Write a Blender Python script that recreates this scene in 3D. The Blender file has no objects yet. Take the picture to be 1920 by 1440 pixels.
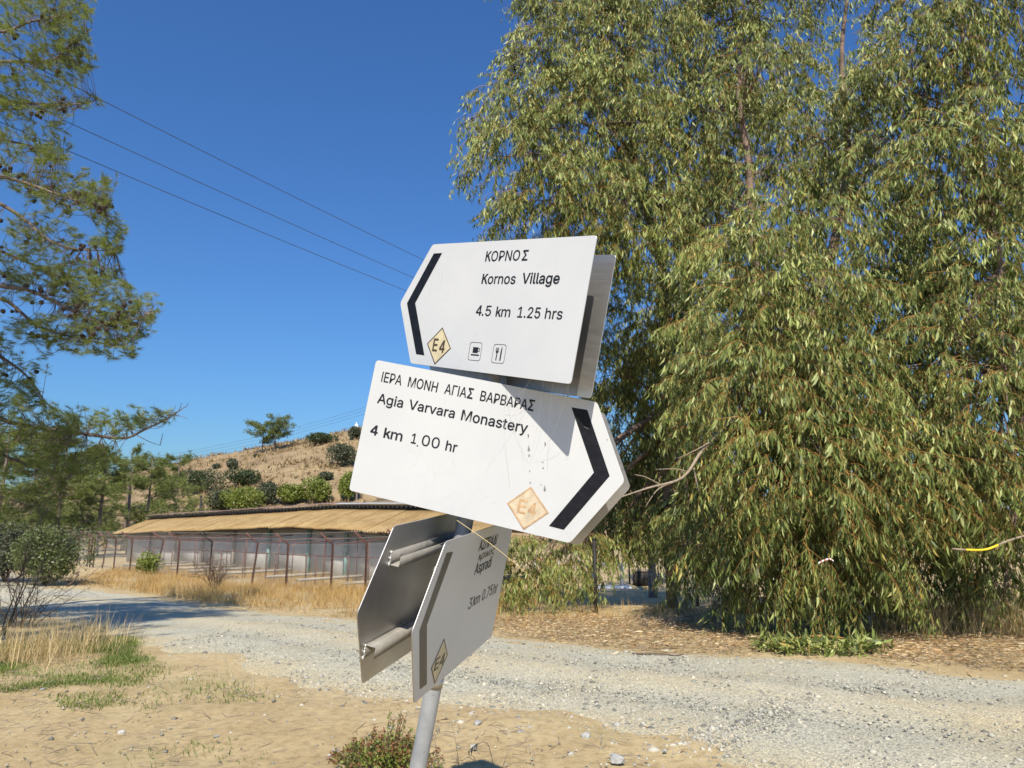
import bpy, bmesh, math, random
import numpy as np
from mathutils import Matrix, Vector
random.seed(7); rng = np.random.default_rng(7)
R = math.radians
scene = bpy.context.scene
COL = scene.collection

# ------------------------------------------------------------------ camera, sky, sun, exposure
PITCH, CAMH, FPX = R(11.3), 1.38, 1333.0
cam_d = bpy.data.cameras.new('camera'); cam = bpy.data.objects.new('camera', cam_d); COL.objects.link(cam)
cam.location = (0, 0, CAMH); cam.rotation_euler = (R(90) + PITCH, 0, 0)
cam_d.sensor_width = 36.0; cam_d.lens = 36.0 * FPX / 1920.0
cam_d.clip_start = 0.05; cam_d.clip_end = 6000
cam_d.dof.use_dof = True; cam_d.dof.focus_distance = 2.2; cam_d.dof.aperture_fstop = 11.0
scene.camera = cam
scene.cycles.sample_clamp_indirect = 2.5; scene.cycles.max_bounces = 6; scene.cycles.diffuse_bounces = 2; scene.cycles.transparent_max_bounces = 4
scene.cycles.use_denoising = True
SUN_TRAVEL = Vector((0.012, 0.700, -0.714)).normalized()
world = bpy.data.worlds.new('World'); scene.world = world; world.use_nodes = True
wn = world.node_tree; bg = wn.nodes['Background']
sky = wn.nodes.new('ShaderNodeTexSky'); sky.sky_type = 'NISHITA'; sky.sun_disc = False
sky.sun_elevation = math.asin(-SUN_TRAVEL.z); sky.sun_rotation = math.atan2(-SUN_TRAVEL.x, -SUN_TRAVEL.y)
sky.air_density = 1.6; sky.dust_density = 0.5; sky.ozone_density = 8.0; sky.altitude = 0
tint = wn.nodes.new('ShaderNodeMix'); tint.data_type = 'RGBA'; tint.blend_type = 'MULTIPLY'; tint.inputs[0].default_value = 1.0
tint.inputs[7].default_value = (0.47, 0.71, 1.02, 1)      # one even white balance for the whole sky
wn.links.new(sky.outputs[0], tint.inputs[6]); wn.links.new(tint.outputs[2], bg.inputs[0]); bg.inputs[1].default_value = 0.10
sun_d = bpy.data.lights.new('sun', 'SUN'); sun_d.energy = 5.0; sun_d.angle = R(0.5); sun_d.color = (1.0, 0.92, 0.79)
sun = bpy.data.objects.new('sun', sun_d); COL.objects.link(sun)
sun.rotation_euler = SUN_TRAVEL.to_track_quat('-Z', 'Y').to_euler(); sun.location = (0, -20, 30)
scene.view_settings.view_transform = 'Standard'; scene.view_settings.look = 'None'
scene.view_settings.exposure = 0.35; scene.view_settings.gamma = 1.0

# ------------------------------------------------------------------ geometry helpers
CP, SP = math.cos(PITCH), math.sin(PITCH)
def ray(px, py):
    a, b = (px - 960) / FPX, (py - 720) / FPX
    return np.array([a, CP + b * SP, SP - b * CP])
def at(px, py, Y):
    """the point of the place seen at that pixel, Y metres ahead"""
    d = ray(px, py); return np.array([0, 0, CAMH]) + d * (Y / d[1])
def camw(v): return np.array([v[0], v[2] * CP + v[1] * SP, v[2] * SP - v[1] * CP])

_perm = rng.random((256, 256))
def vnoise(x, y):
    x = np.asarray(x, float); y = np.asarray(y, float)
    xi = np.floor(x).astype(int); yi = np.floor(y).astype(int); fx = x - xi; fy = y - yi
    fx = fx * fx * (3 - 2 * fx); fy = fy * fy * (3 - 2 * fy)
    g = lambda i, j: _perm[i % 256, j % 256]
    return (g(xi, yi) * (1 - fx) * (1 - fy) + g(xi + 1, yi) * fx * (1 - fy) + g(xi, yi + 1) * (1 - fx) * fy + g(xi + 1, yi + 1) * fx * fy) - 0.5
def sstep(a, b, x):
    t = np.clip((np.asarray(x, float) - a) / (b - a), 0, 1); return t * t * (3 - 2 * t)
def terrain(x, y):
    x = np.asarray(x, float); y = np.asarray(y, float)
    t = np.clip((y - 8.0) / 20.0, 0, 1); z = -0.95 * (t * 0.6 + 0.4 * t * t * (3 - 2 * t))
    return z
def hill_z(x, y):
    """the dry hill behind the shed"""
    x = np.asarray(x, float); y = np.asarray(y, float)
    prof = np.interp(x, [-260, -120, -85, -65, -52, -40, -29, -15, 0, 20, 50, 90, 200], [1, 4, 9.4, 12.9, 15.4, 18.3, 20.7, 22, 20, 14, 7, 4, 2])
    ramp = np.interp(y, [70, 84, 100, 116, 132, 150, 200, 280], [-0.2, 0.2, 0.47, 0.76, 1.0, 1.02, 0.7, 0.1])
    return -1.2 + prof * ramp + (vnoise(x * .11, y * .11) * 2.0 + vnoise(x * .4, y * .4) * .7) * np.clip(ramp, 0, 1) * .7
def ground_noise(x, y):
    return vnoise(x * .9, y * .9) * .040 + vnoise(x * 2.6 + 9, y * 2.6) * .022 + vnoise(x * 7, y * 7 + 4) * .007
def gnd(px, py, f=terrain):
    d = ray(px, py); lo, hi = 1.0, 400.0
    for y in np.linspace(1.5, 300, 3000):
        p = np.array([0, 0, CAMH]) + d * (y / d[1])
        if p[2] <= f(p[0], p[1]): return np.array([p[0], p[1], float(f(p[0], p[1]))])
    return p

class MB:
    """collects vertices and faces for one mesh"""
    def __init__(s): s.v = []; s.f = []; s.n = 0
    def add(s, v, f):
        v = np.asarray(v, float).reshape(-1, 3); f = np.asarray(f, int)
        s.v.append(v); s.f.append(f + s.n); s.n += len(v)
    def box(s, c, sz, rot=None):
        p = np.array([[x, y, z] for x in (-.5, .5) for y in (-.5, .5) for z in (-.5, .5)]) * np.array(sz)
        if rot is not None: p = p @ np.array(rot).T
        s.add(p + np.array(c), [[0, 1, 3, 2], [4, 6, 7, 5], [0, 4, 5, 1], [2, 3, 7, 6], [0, 2, 6, 4], [1, 5, 7, 3]])
    def tube(s, pts, rad, n=6, cap=True):
        pts = np.asarray(pts, float); m = len(pts); rad = np.broadcast_to(np.asarray(rad, float), (m,))
        t = np.gradient(pts, axis=0); t /= np.linalg.norm(t, axis=1)[:, None] + 1e-12
        ref = np.array([0., 0, 1]) if abs(t[0][2]) < .8 else np.array([1., 0, 0])
        a = np.cross(t, ref); a /= np.linalg.norm(a, axis=1)[:, None] + 1e-12; b = np.cross(t, a)
        th = np.arange(n) * 2 * math.pi / n
        v = pts[:, None] + rad[:, None, None] * (np.cos(th)[None, :, None] * a[:, None] + np.sin(th)[None, :, None] * b[:, None])
        f = []
        for i in range(m - 1):
            for k in range(n):
                k2 = (k + 1) % n; f.append([i * n + k, i * n + k2, (i + 1) * n + k2, (i + 1) * n + k])
        s.add(v.reshape(-1, 3), f)
        if cap:
            if n == 4:
                s.f.append(np.array([[3, 2, 1, 0]]) + s.n - m * n); s.f.append(np.array([[0, 1, 2, 3]]) + s.n - n)
            else:
                for base, rev in ((s.n - m * n, 1), (s.n - n, 0)):
                    fs = [[base, base + k, base + k + 1] for k in range(1, n - 1)]
                    s.f.append(np.array([q[::-1] for q in fs] if rev else fs))
    def mesh(s, name, mats, smooth=False):
        me = bpy.data.meshes.new(name)
        if not s.v: return me
        V = np.concatenate(s.v); loops = []; tot = []
        for f in s.f:
            if len(f) == 0: continue
            loops.append(f.ravel()); tot.append(np.full(len(f), f.shape[1]))
        L = np.concatenate(loops); T = np.concatenate(tot)
        me.vertices.add(len(V)); me.vertices.foreach_set('co', V.ravel().astype(np.float32))
        me.loops.add(len(L)); me.loops.foreach_set('vertex_index', L.astype(np.int32))
        st = np.concatenate([[0], np.cumsum(T)[:-1]])
        me.polygons.add(len(T)); me.polygons.foreach_set('loop_start', st.astype(np.int32)); me.polygons.foreach_set('loop_total', T.astype(np.int32))
        me.update(calc_edges=True); me.validate()
        for m in (mats if isinstance(mats, (list, tuple)) else [mats]): me.materials.append(m)
        if smooth: me.shade_smooth()
        return me
    def build(s, name, mats, parent=None, smooth=False):
        return obj(name, s.mesh(name, mats, smooth), parent)
def obj(name, me, parent=None):
    o = bpy.data.objects.new(name, me); COL.objects.link(o)
    if parent is not None: o.parent = parent
    return o
def tag(o, label=None, cat=None, group=None, kind=None):
    if label: o['label'] = label
    if cat: o['category'] = cat
    if group: o['group'] = group
    if kind: o['kind'] = kind
    return o
def thing(name, label, cat, loc=(0, 0, 0), group=None):
    o = bpy.data.objects.new(name, None); COL.objects.link(o); o.location = tuple(float(c) for c in loc)
    o.empty_display_size = .1
    return tag(o, label, cat, group)
def curve_pts(pts, n):
    """smooth line through points (Catmull-Rom)"""
    P = np.asarray(pts, float); P = np.vstack([2 * P[0] - P[1], P, 2 * P[-1] - P[-2]]); out = []
    m = len(P) - 3
    for t in np.linspace(0, m - 1e-6, n):
        i = int(t); u = t - i; a, b, c, d = P[i:i + 4]
        out.append(.5 * ((2 * b) + (-a + c) * u + (2 * a - 5 * b + 4 * c - d) * u * u + (-a + 3 * b - 3 * c + d) * u ** 3))
    return np.array(out)

# ------------------------------------------------------------------ materials
def newmat(name):
    m = bpy.data.materials.new(name); m.use_nodes = True; nt = m.node_tree
    return m, nt, nt.nodes['Principled BSDF']
def ramp(nt, src, stops):
    r = nt.nodes.new('ShaderNodeValToRGB'); e = r.color_ramp.elements
    while len(e) < len(stops): e.new(0.5)
    for i, (p, c) in enumerate(stops): e[i].position = p; e[i].color = (*c, 1)
    nt.links.new(src, r.inputs[0]); return r.outputs[0]
def noise(nt, scale, detail=4, rough=.6, vec=None, dist=0):
    n = nt.nodes.new('ShaderNodeTexNoise'); n.inputs['Scale'].default_value = scale; n.inputs['Detail'].default_value = detail
    n.inputs['Roughness'].default_value = rough; n.inputs['Distortion'].default_value = dist
    if vec is None:
        g = nt.nodes.new('ShaderNodeNewGeometry'); vec = g.outputs['Position']
    nt.links.new(vec, n.inputs['Vector']); return n.outputs['Fac']
def mix(nt, fac, a, b, mode='MIX'):
    m = nt.nodes.new('ShaderNodeMix'); m.data_type = 'RGBA'; m.blend_type = mode
    def put(v, s):
        if isinstance(v, (int, float)): s.default_value = v
        elif isinstance(v, tuple): s.default_value = (*v, 1)
        else: nt.links.new(v, s)
    put(fac, m.inputs[0]); put(a, m.inputs[6]); put(b, m.inputs[7]); return m.outputs[2]
def bump(nt, bs, h, strength, dist):
    b = nt.nodes.new('ShaderNodeBump'); b.inputs['Strength'].default_value = strength; b.inputs['Distance'].default_value = dist
    nt.links.new(h, b.inputs['Height']); nt.links.new(b.outputs[0], bs.inputs['Normal'])
def simple(name, col, rough=.6, metal=0, var=.15, scale=8, bmp=0, spec=.5):
    m, nt, bs = newmat(name)
    c = ramp(nt, noise(nt, scale, 5), [(.3, tuple(x * (1 - var) for x in col)), (.7, tuple(min(1, x * (1 + var)) for x in col))])
    nt.links.new(c, bs.inputs['Base Color']); bs.inputs['Roughness'].default_value = rough; bs.inputs['Metallic'].default_value = metal
    bs.inputs['Specular IOR Level'].default_value = spec
    if bmp: bump(nt, bs, noise(nt, scale * 4, 5), bmp, .01)
    return m
def leafmat(name, stops, rough=.45, trans=.3, spec=.5):
    """foliage: every leaf has its own tone"""
    m, nt, bs = newmat(name)
    g = nt.nodes.new('ShaderNodeNewGeometry')
    c = ramp(nt, g.outputs['Random Per Island'], stops)
    c = mix(nt, .55, c, ramp(nt, noise(nt, .9, 3), [(.3, (.5, .52, .5)), (.7, (1.35, 1.28, 1.15))]), 'MULTIPLY')
    nt.links.new(c, bs.inputs['Base Color']); bs.inputs['Roughness'].default_value = rough; bs.inputs['Specular IOR Level'].default_value = spec
    if trans:
        t = nt.nodes.new('ShaderNodeBsdfTranslucent'); nt.links.new(mix(nt, 1.0, c, (1.5, 1.6, .7), 'MULTIPLY'), t.inputs[0])
        ms = nt.nodes.new('ShaderNodeMixShader'); ms.inputs[0].default_value = trans
        nt.links.new(bs.outputs[0], ms.inputs[1]); nt.links.new(t.outputs[0], ms.inputs[2])
        nt.links.new(ms.outputs[0], nt.nodes['Material Output'].inputs['Surface'])
    return m
M = {}
M['euc'] = leafmat('eucalyptus_leaf', [(0, (.05, .07, .016)), (.4, (.14, .18, .045)), (.75, (.285, .335, .095)), (.94, (.46, .50, .22)), (1, (.42, .30, .07))], .5, .07, .28)
M['euc_twig'] = simple('eucalyptus_twig', (.38, .20, .05), .6)
M['bark'] = simple('eucalyptus_bark', (.17, .115, .085), .85, var=.45, scale=5, bmp=.5)
M['pine_bark'] = simple('pine_bark', (.17, .13, .105), .9, var=.5, scale=14, bmp=.6)
M['pine'] = leafmat('pine_needle', [(0, (.11, .155, .035)), (.5, (.22, .27, .07)), (1, (.37, .38, .12))], .55, .3)
M['pine_far'] = leafmat('far_pine_needle', [(0, (.085, .125, .03)), (.5, (.17, .215, .06)), (1, (.28, .30, .10))], .6, .2)
M['cone'] = simple('pine_cone', (.06, .04, .03), .8, var=.4, scale=60)
M['bush_dark'] = leafmat('dark_bush_leaf', [(0, (.03, .05, .018)), (1, (.075, .10, .035))], .5, .15)
M['bush_olive'] = leafmat('olive_bush_leaf', [(0, (.05, .065, .035)), (1, (.12, .135, .08))], .55, .15)
M['bush_bright'] = leafmat('bright_bush_leaf', [(0, (.12, .165, .025)), (1, (.26, .30, .07))], .5, .25)
M['dry'] = leafmat('dry_grass_blade', [(0, (.36, .21, .08)), (.5, (.48, .315, .13)), (1, (.58, .43, .22))], .75, .25, .2)
M['dry_pale'] = leafmat('pale_dry_grass_blade', [(0, (.42, .31, .16)), (.5, (.55, .43, .24)), (1, (.68, .57, .36))], .7, .2, .2)
M['green_grass'] = leafmat('green_grass_blade', [(0, (.09, .14, .025)), (.6, (.16, .23, .05)), (1, (.34, .32, .13))], .6, .3)
M['litter'] = leafmat('fallen_leaf', [(0, (.14, .085, .05)), (.3, (.40, .24, .11)), (.65, (.57, .41, .215)), (1, (.70, .62, .45))], .7, .1, .3)
M['twig'] = simple('dead_twig_wood', (.30, .235, .17), .85, var=.35, scale=20)
M['twig_dark'] = simple('dark_twig_wood', (.12, .085, .06), .85, var=.3, scale=20)
M['stone'] = simple('grey_stone', (.37, .37, .345), .85, var=.3, scale=25, bmp=.4)
m, nt, bs = newmat('gravel_stone'); g = nt.nodes.new('ShaderNodeNewGeometry')
nt.links.new(ramp(nt, g.outputs['Random Per Island'], [(0, (.13, .13, .115)), (.4, (.31, .30, .25)), (.8, (.45, .43, .35)), (1, (.55, .49, .37))]), bs.inputs['Base Color']); bs.inputs['Roughness'].default_value = .85
M['gravel_stone'] = m
M['rust'] = simple('rusty_brown_paint', (.125, .055, .045), .7, var=.35, scale=6)
M['black_post'] = simple('black_post_paint', (.02, .018, .018), .7)
M['wire'] = simple('galvanised_wire', (.55, .54, .52), .6, .1)
M['cable'] = simple('weathered_cable', (.06, .065, .07), .6)
M['galv'] = None
# galvanised pole
m, nt, bs = newmat('galvanised_pole')
c = ramp(nt, noise(nt, 9, 6, .7), [(.3, (.27, .29, .31)), (.55, (.37, .39, .41)), (.8, (.47, .49, .5))])
scr = ramp(nt, noise(nt, 45, 3, .6, dist=1.5), [(.68, (1, 1, 1)), (.76, (.55, .53, .5))])
nt.links.new(mix(nt, 1.0, c, scr, 'MULTIPLY'), bs.inputs['Base Color']); bs.inputs['Roughness'].default_value = .55; bs.inputs['Metallic'].default_value = .25
M['galv'] = m
# bare aluminium back
m, nt, bs = newmat('bare_aluminium')
tc = nt.nodes.new('ShaderNodeTexCoord'); mp = nt.nodes.new('ShaderNodeMapping'); mp.inputs['Scale'].default_value = (2, 60, 2); nt.links.new(tc.outputs['Object'], mp.inputs[0])
c = ramp(nt, noise(nt, 5, 4, .6), [(.3, (.40, .39, .375)), (.7, (.54, .53, .51))])
dust = ramp(nt, noise(nt, 60, 4, .7), [(.62, (0, 0, 0)), (.75, (1, 1, 1))])
nt.links.new(mix(nt, mix(nt, .25, (0, 0, 0), dust), c, (.62, .58, .5)), bs.inputs['Base Color']); bs.inputs['Metallic'].default_value = .85
rr = ramp(nt, noise(nt, 4, 4, .6, mp.outputs[0]), [(.3, (.36,) * 3), (.7, (.52,) * 3)]); nt.links.new(rr, bs.inputs['Roughness'])
M['alu'] = m
M['rail'] = simple('folded_aluminium_rail', (.27, .255, .225), .6, .0, .2, 20, spec=.3)
M['alu_edge'] = simple('aluminium_edge', (.72, .72, .70), .4, .5, .08)
# white sign sheeting with fine grime
m, nt, bs = newmat('white_sign_sheeting')
c = ramp(nt, noise(nt, 3.5, 5, .6), [(.3, (.545, .56, .565)), (.7, (.595, .605, .605))])
spk = ramp(nt, noise(nt, 90, 3, .6), [(.74, (1, 1, 1)), (.80, (.5, .48, .45))])
vor = nt.nodes.new('ShaderNodeTexVoronoi'); vor.feature = 'DISTANCE_TO_EDGE'; vor.inputs['Scale'].default_value = 22
g = nt.nodes.new('ShaderNodeNewGeometry'); wrp = nt.nodes.new('ShaderNodeTexNoise'); wrp.inputs['Scale'].default_value = 12; nt.links.new(g.outputs['Position'], wrp.inputs['Vector'])
va = nt.nodes.new('ShaderNodeVectorMath'); va.operation = 'MULTIPLY_ADD'; nt.links.new(wrp.outputs['Color'], va.inputs[0]); va.inputs[1].default_value = (.09, .09, .09); nt.links.new(g.outputs['Position'], va.inputs[2]); nt.links.new(va.outputs[0], vor.inputs['Vector'])
crk = ramp(nt, vor.outputs['Distance'], [(.0, (.83, .81, .78)), (.012, (1, 1, 1))])
msk = ramp(nt, noise(nt, 5, 2, .5), [(.52, (0, 0, 0)), (.62, (1, 1, 1))])
crk = mix(nt, msk, (1, 1, 1), crk)
nt.links.new(mix(nt, 1.0, mix(nt, .8, c, spk, 'MULTIPLY'), crk, 'MULTIPLY'), bs.inputs['Base Color']); bs.inputs['Roughness'].default_value = .32
M['white'] = m
M['black_film'] = simple('black_vinyl_film', (.010, .011, .015), .5, var=.4, scale=60, spec=.2)
M['grey_film'] = simple('faded_black_film', (.055, .05, .045), .4, var=.3, scale=50)
M['ink'] = simple('black_lettering_film', (.018, .020, .026), .5, var=.3, scale=80, spec=.2)
M['ink_brown'] = simple('brown_marker_ink', (.11, .075, .06), .7, var=.3, scale=120)
M['cream'] = simple('cream_marker_film', (.62, .54, .34), .45, var=.12, scale=30)
M['cream_faded'] = simple('faded_cream_marker_film', (.56, .47, .33), .55, var=.2, scale=40)
M['marker_brown'] = simple('dark_brown_marker_film', (.07, .05, .03), .45)
M['marker_orange'] = simple('faded_orange_marker_film', (.50, .325, .175), .6, var=.3, scale=60)
M['stain'] = simple('grey_dropping_stain', (.22, .21, .21), .8, var=.5, scale=200)
M['straw'] = simple('straw', (.75, .58, .25), .6)
M['white_paint'] = simple('white_paint', (.75, .74, .72), .6)
M['red_paint'] = simple('faded_red_paint', (.45, .12, .09), .6)
M['yellow_paint'] = simple('yellow_paint', (.75, .55, .02), .5, var=.1)
M['teal'] = simple('pale_teal_paint', (.20, .34, .33), .9, var=.35, scale=2)
M['pale_blue'] = simple('pale_grey_blue_plastic', (.50, .56, .60), .5)
M['concrete'] = simple('pale_concrete', (.33, .30, .25), .9, var=.15, scale=6, bmp=.3)
m, nt, bs = newmat('rendered_wall')
c = ramp(nt, noise(nt, .8, 6, .7), [(.3, (.38, .38, .37)), (.7, (.56, .555, .54))])
nt.links.new(c, bs.inputs['Base Color']); bs.inputs['Roughness'].default_value = .9
M['wall'] = m
# ochre lichen-covered corrugated sheet
m, nt, bs = newmat('ochre_roof_sheet')
c = ramp(nt, noise(nt, 1.1, 7, .68, dist=.6), [(.25, (.24, .155, .065)), (.5, (.345, .24, .105)), (.72, (.42, .315, .16)), (.9, (.52, .45, .32))])
c = mix(nt, .5, c, ramp(nt, noise(nt, 7, 5, .7), [(.3, (.7, .66, .6)), (.7, (1.15, 1.12, 1.05))]), 'MULTIPLY')
nt.links.new(c, bs.inputs['Base Color']); bs.inputs['Roughness'].default_value = .9
M['roof'] = m
M['cap_brown'] = simple('brown_ridge_sheet', (.27, .17, .145), .8, scale=2)
M['cap_grey'] = simple('grey_ridge_sheet', (.40, .40, .39), .7, scale=2)
M['dark_gap'] = simple('dark_timber_and_vent_shade', (.035, .03, .028), .9)  # dark timber; on the ridge vent it paints the shade in the gap
M['wood_pole'] = simple('weathered_pole_wood', (.20, .145, .11), .9, var=.3, scale=4)
# ---- ground: tan earth, grassy stain patches, leaf-mould zone; dry earth further off
m, nt, bs = newmat('dry_earth')
c1 = ramp(nt, noise(nt, .9, 6, .65), [(.28, (.40, .295, .15)), (.5, (.495, .38, .205)), (.72, (.56, .455, .265))])
c2 = ramp(nt, noise(nt, 14, 6, .75), [(.3, (.60, .57, .52)), (.52, (1, 1, 1)), (.75, (1.25, 1.22, 1.15))])
c = mix(nt, .85, c1, c2, 'MULTIPLY')
peb = ramp(nt, noise(nt, 42, 3, .6), [(.66, (0, 0, 0)), (.72, (1, 1, 1))])
c = mix(nt, mix(nt, .55, (0, 0, 0), peb), c, (.40, .375, .325))
gp = ramp(nt, noise(nt, .55, 4, .6), [(.56, (0, 0, 0)), (.68, (1, 1, 1))])
c = mix(nt, mix(nt, .35, (0, 0, 0), gp), c, (.26, .235, .10))
nt.links.new(c, bs.inputs['Base Color']); bs.inputs['Roughness'].default_value = .95; bs.inputs['Specular IOR Level'].default_value = .2
bump(nt, bs, mix(nt, .5, noise(nt, 20, 8, .7), noise(nt, 70, 5, .7)), .7, .03)
M['earth'] = m
m, nt, bs = newmat('grey_gravel')
c1 = ramp(nt, noise(nt, .7, 5, .6), [(.35, (.53, .47, .33)), (.52, (.515, .49, .385)), (.75, (.55, .53, .435))])
vo = nt.nodes.new('ShaderNodeTexVoronoi'); vo.inputs['Scale'].default_value = 95
g = nt.nodes.new('ShaderNodeNewGeometry'); nt.links.new(g.outputs['Position'], vo.inputs['Vector'])
sep = nt.nodes.new('ShaderNodeSeparateColor'); nt.links.new(vo.outputs['Color'], sep.inputs[0])
c2 = ramp(nt, sep.outputs[0], [(0, (.45, .46, .47)), (.35, (.9, .9, .9)), (.8, (1.2, 1.17, 1.1)), (1, (1.6, 1.55, 1.4))])
c = mix(nt, .8, mix(nt, .6, c1, ramp(nt, noise(nt, 22, 6, .75), [(.3, (.68, .68, .68)), (.5, (1, 1, 1)), (.75, (1.25, 1.22, 1.15))]), 'MULTIPLY'), c2, 'MULTIPLY')
dustm = ramp(nt, noise(nt, 1.6, 6, .65), [(.50, (0, 0, 0)), (.66, (1, 1, 1))])
c = mix(nt, mix(nt, .32, (0, 0, 0), dustm), c, (.46, .40, .27))
an = nt.nodes.new('ShaderNodeAttribute'); an.attribute_name = 'across'      # compacted wheel strips and a dusty middle
wb = nt.nodes.new('ShaderNodeMath'); wb.operation = 'MULTIPLY_ADD'; nt.links.new(noise(nt, .8, 4, .6), wb.inputs[0]); wb.inputs[1].default_value = .22; nt.links.new(an.outputs['Fac'], wb.inputs[2])
strip = ramp(nt, wb.outputs[0], [(.08, (1.0, .92, .77)), (.26, (.98, .98, .97)), (.40, (.86, .875, .89)), (.52, (1.04, 1.0, .93)), (.64, (1.02, .99, .94)), (.74, (.87, .885, .90)), (.90, (.96, .965, .96)), (1.0, (.95, .92, .84))])
c = mix(nt, 1.0, c, strip, 'MULTIPLY')
nt.links.new(c, bs.inputs['Base Color']); bs.inputs['Roughness'].default_value = .95; bs.inputs['Specular IOR Level'].default_value = .2
bump(nt, bs, mix(nt, .75, vo.outputs['Distance'], noise(nt, 55, 8, .75)), .8, .02)
M['gravel'] = m
m, nt, bs = newmat('dry_hill_earth')
c1 = ramp(nt, noise(nt, .16, 8, .7), [(.28, (.18, .135, .085)), (.45, (.31, .225, .13)), (.62, (.385, .29, .165)), (.8, (.43, .345, .215))])
c2 = ramp(nt, noise(nt, 1.3, 7, .75), [(.3, (.55, .53, .5)), (.5, (1, 1, 1)), (.8, (1.2, 1.18, 1.1))])
nt.links.new(mix(nt, .9, c1, c2, 'MULTIPLY'), bs.inputs['Base Color']); bs.inputs['Roughness'].default_value = 1; bs.inputs['Specular IOR Level'].default_value = .1
bump(nt, bs, noise(nt, 1.2, 8, .7), .8, .5)
M['hill'] = m

# ------------------------------------------------------------------ ground, road, hill
def graded(lo, hi, c0, c1, d0, g):
    """fine steps between c0 and c1, growing outside"""
    mid = list(np.arange(c0, c1 + d0 / 2, d0)); a = []; d = d0; x = c0
    while x > lo: d *= g; x -= d; a.append(x)
    b = []; d = d0; x = mid[-1]
    while x < hi: d *= g; x += d; b.append(x)
    return np.array(a[::-1] + mid + b)
def grid_mesh(name, X, Y, Z, mat, kind='structure'):
    nr, nc = X.shape; mb = MB()
    idx = np.arange(nr * nc).reshape(nr, nc)
    f = np.stack([idx[:-1, :-1], idx[:-1, 1:], idx[1:, 1:], idx[1:, :-1]], -1).reshape(-1, 4)
    mb.add(np.stack([X, Y, Z], -1).reshape(-1, 3), f)
    o = mb.build(name, mat, smooth=True); return tag(o, kind=kind)
xs = graded(-2500, 2500, -5.0, 4.0, .08, 1.085); ys = graded(-400, 3000, 4.2, 10.5, .075, 1.075)
X, Y = np.meshgrid(xs, ys)
Zg = terrain(X, Y) + ground_noise(X, Y) * np.clip(1.2 - np.hypot(X, Y - 6) / 60, 0, 1)
grid_mesh('ground', X, Y, Zg, M['earth'])['label'] = 'bare tan earth with sparse grass and pebbles'

near_px = [(50, 1150), (150, 1172), (230, 1192), (290, 1213), (480, 1258), (650, 1306), (900, 1342), (1200, 1400), (1400, 1440)]
far_px = [(80, 1094), (150, 1101), (250, 1115), (430, 1141), (680, 1163), (940, 1193), (1200, 1222), (1400, 1231), (1700, 1250), (1920, 1268)]
near_pts = [np.array([-45., 40, 0]), np.array([-22., 24, 0])] + [gnd(*p) for p in near_px] + [np.array([4.2, 2.6, 0]), np.array([14, -4., 0])]
far_pts = [np.array([-62., 70, 0]), np.array([-34., 47, 0])] + [gnd(*p) for p in far_px] + [np.array([9.5, 6.0, 0]), np.array([22, .5, 0])]
NE = curve_pts(near_pts, 420)[:, :2]; FE = curve_pts(far_pts, 420)[:, :2]
K = 90; t = np.linspace(-.12, 1.12, K)[None, :, None]
P = NE[:, None] * (1 - t) + FE[:, None] * t
tt = np.broadcast_to(t[..., 0], P.shape[:2])
edge = np.minimum(tt, 1 - tt)
prof = np.interp(edge, [-.12, 0, .10, .3, .5], [-.070, -.010, .012, .030, .042])
prof = prof - .008 * np.exp(-((tt - .3) / .05) ** 2) - .008 * np.exp(-((tt - .62) / .05) ** 2)
Zr = terrain(P[..., 0], P[..., 1]) + prof + vnoise(P[..., 0] * 2.3, P[..., 1] * 2.3) * .012 + vnoise(P[..., 0] * 8, P[..., 1] * 8) * .006
def road_z(x, y): return terrain(x, y) + .015
ro = grid_mesh('gravel_road', P[..., 0], P[..., 1], Zr, M['gravel']); at_ = ro.data.attributes.new('across', 'FLOAT', 'POINT'); at_.data.foreach_set('value', tt.ravel().astype(np.float32)); ro['label'] = 'pale grey gravel track curving past the trees'
def in_road(x, y):
    """signed fraction across the track: 0..1 on it"""
    k = np.argmin((NE[:, 0] + FE[:, 0] - 2 * x) ** 2 + (NE[:, 1] + FE[:, 1] - 2 * y) ** 2)
    best = None
    for i in range(max(0, k - 60), min(len(NE), k + 60), 4):
        d = FE[i] - NE[i]; q = np.array([x, y]) - NE[i]; L = d @ d; s = (q @ d) / L; e = abs(d[0] * q[1] - d[1] * q[0])
        if best is None or e / math.sqrt(L) < best[0]: best = (e / math.sqrt(L), s)
    return best[1]
hx = np.linspace(-260, 200, 150); hy = np.linspace(70, 285, 110); X, Y = np.meshgrid(hx, hy)
ho = grid_mesh('hillside', X, Y, hill_z(X, Y), M['hill']); ho['label'] = 'dry tan hillside dotted with scrub behind the shed'

# ------------------------------------------------------------------ signpost
PW, PT, PH = .7134, .1222, .42            # rectangular length, point, height of every plate
def rotv(a):
    th = np.linalg.norm(a); k = a / th; Kx = np.array([[0, -k[2], k[1]], [k[2], 0, -k[0]], [-k[1], k[0], 0]])
    return np.eye(3) + math.sin(th) * Kx + (1 - math.cos(th)) * Kx @ Kx
class Frame:
    """a plate's own axes: u along it, v down it, n out of its face"""
    def __init__(s, o, u, v): s.o, s.u, s.v = o, u, v; s.n = np.cross(v, u); s.n = -s.n if False else s.n
    def pt(s, u, v, h=0): return s.o + s.u * u + s.v * v + s.n * h
    def uv(s, p):
        d = ray(*p); c = np.array([0, 0, CAMH]); k = ((s.o - c) @ s.n) / (d @ s.n); q = c + d * k - s.o
        return q @ s.u, q @ s.v
    def mat(s):
        m = Matrix.Identity(4)
        for i in range(3): m[i][0] = s.u[i]; m[i][1] = -s.v[i]; m[i][2] = s.n[i]; m[i][3] = s.o[i]
        return m
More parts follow.
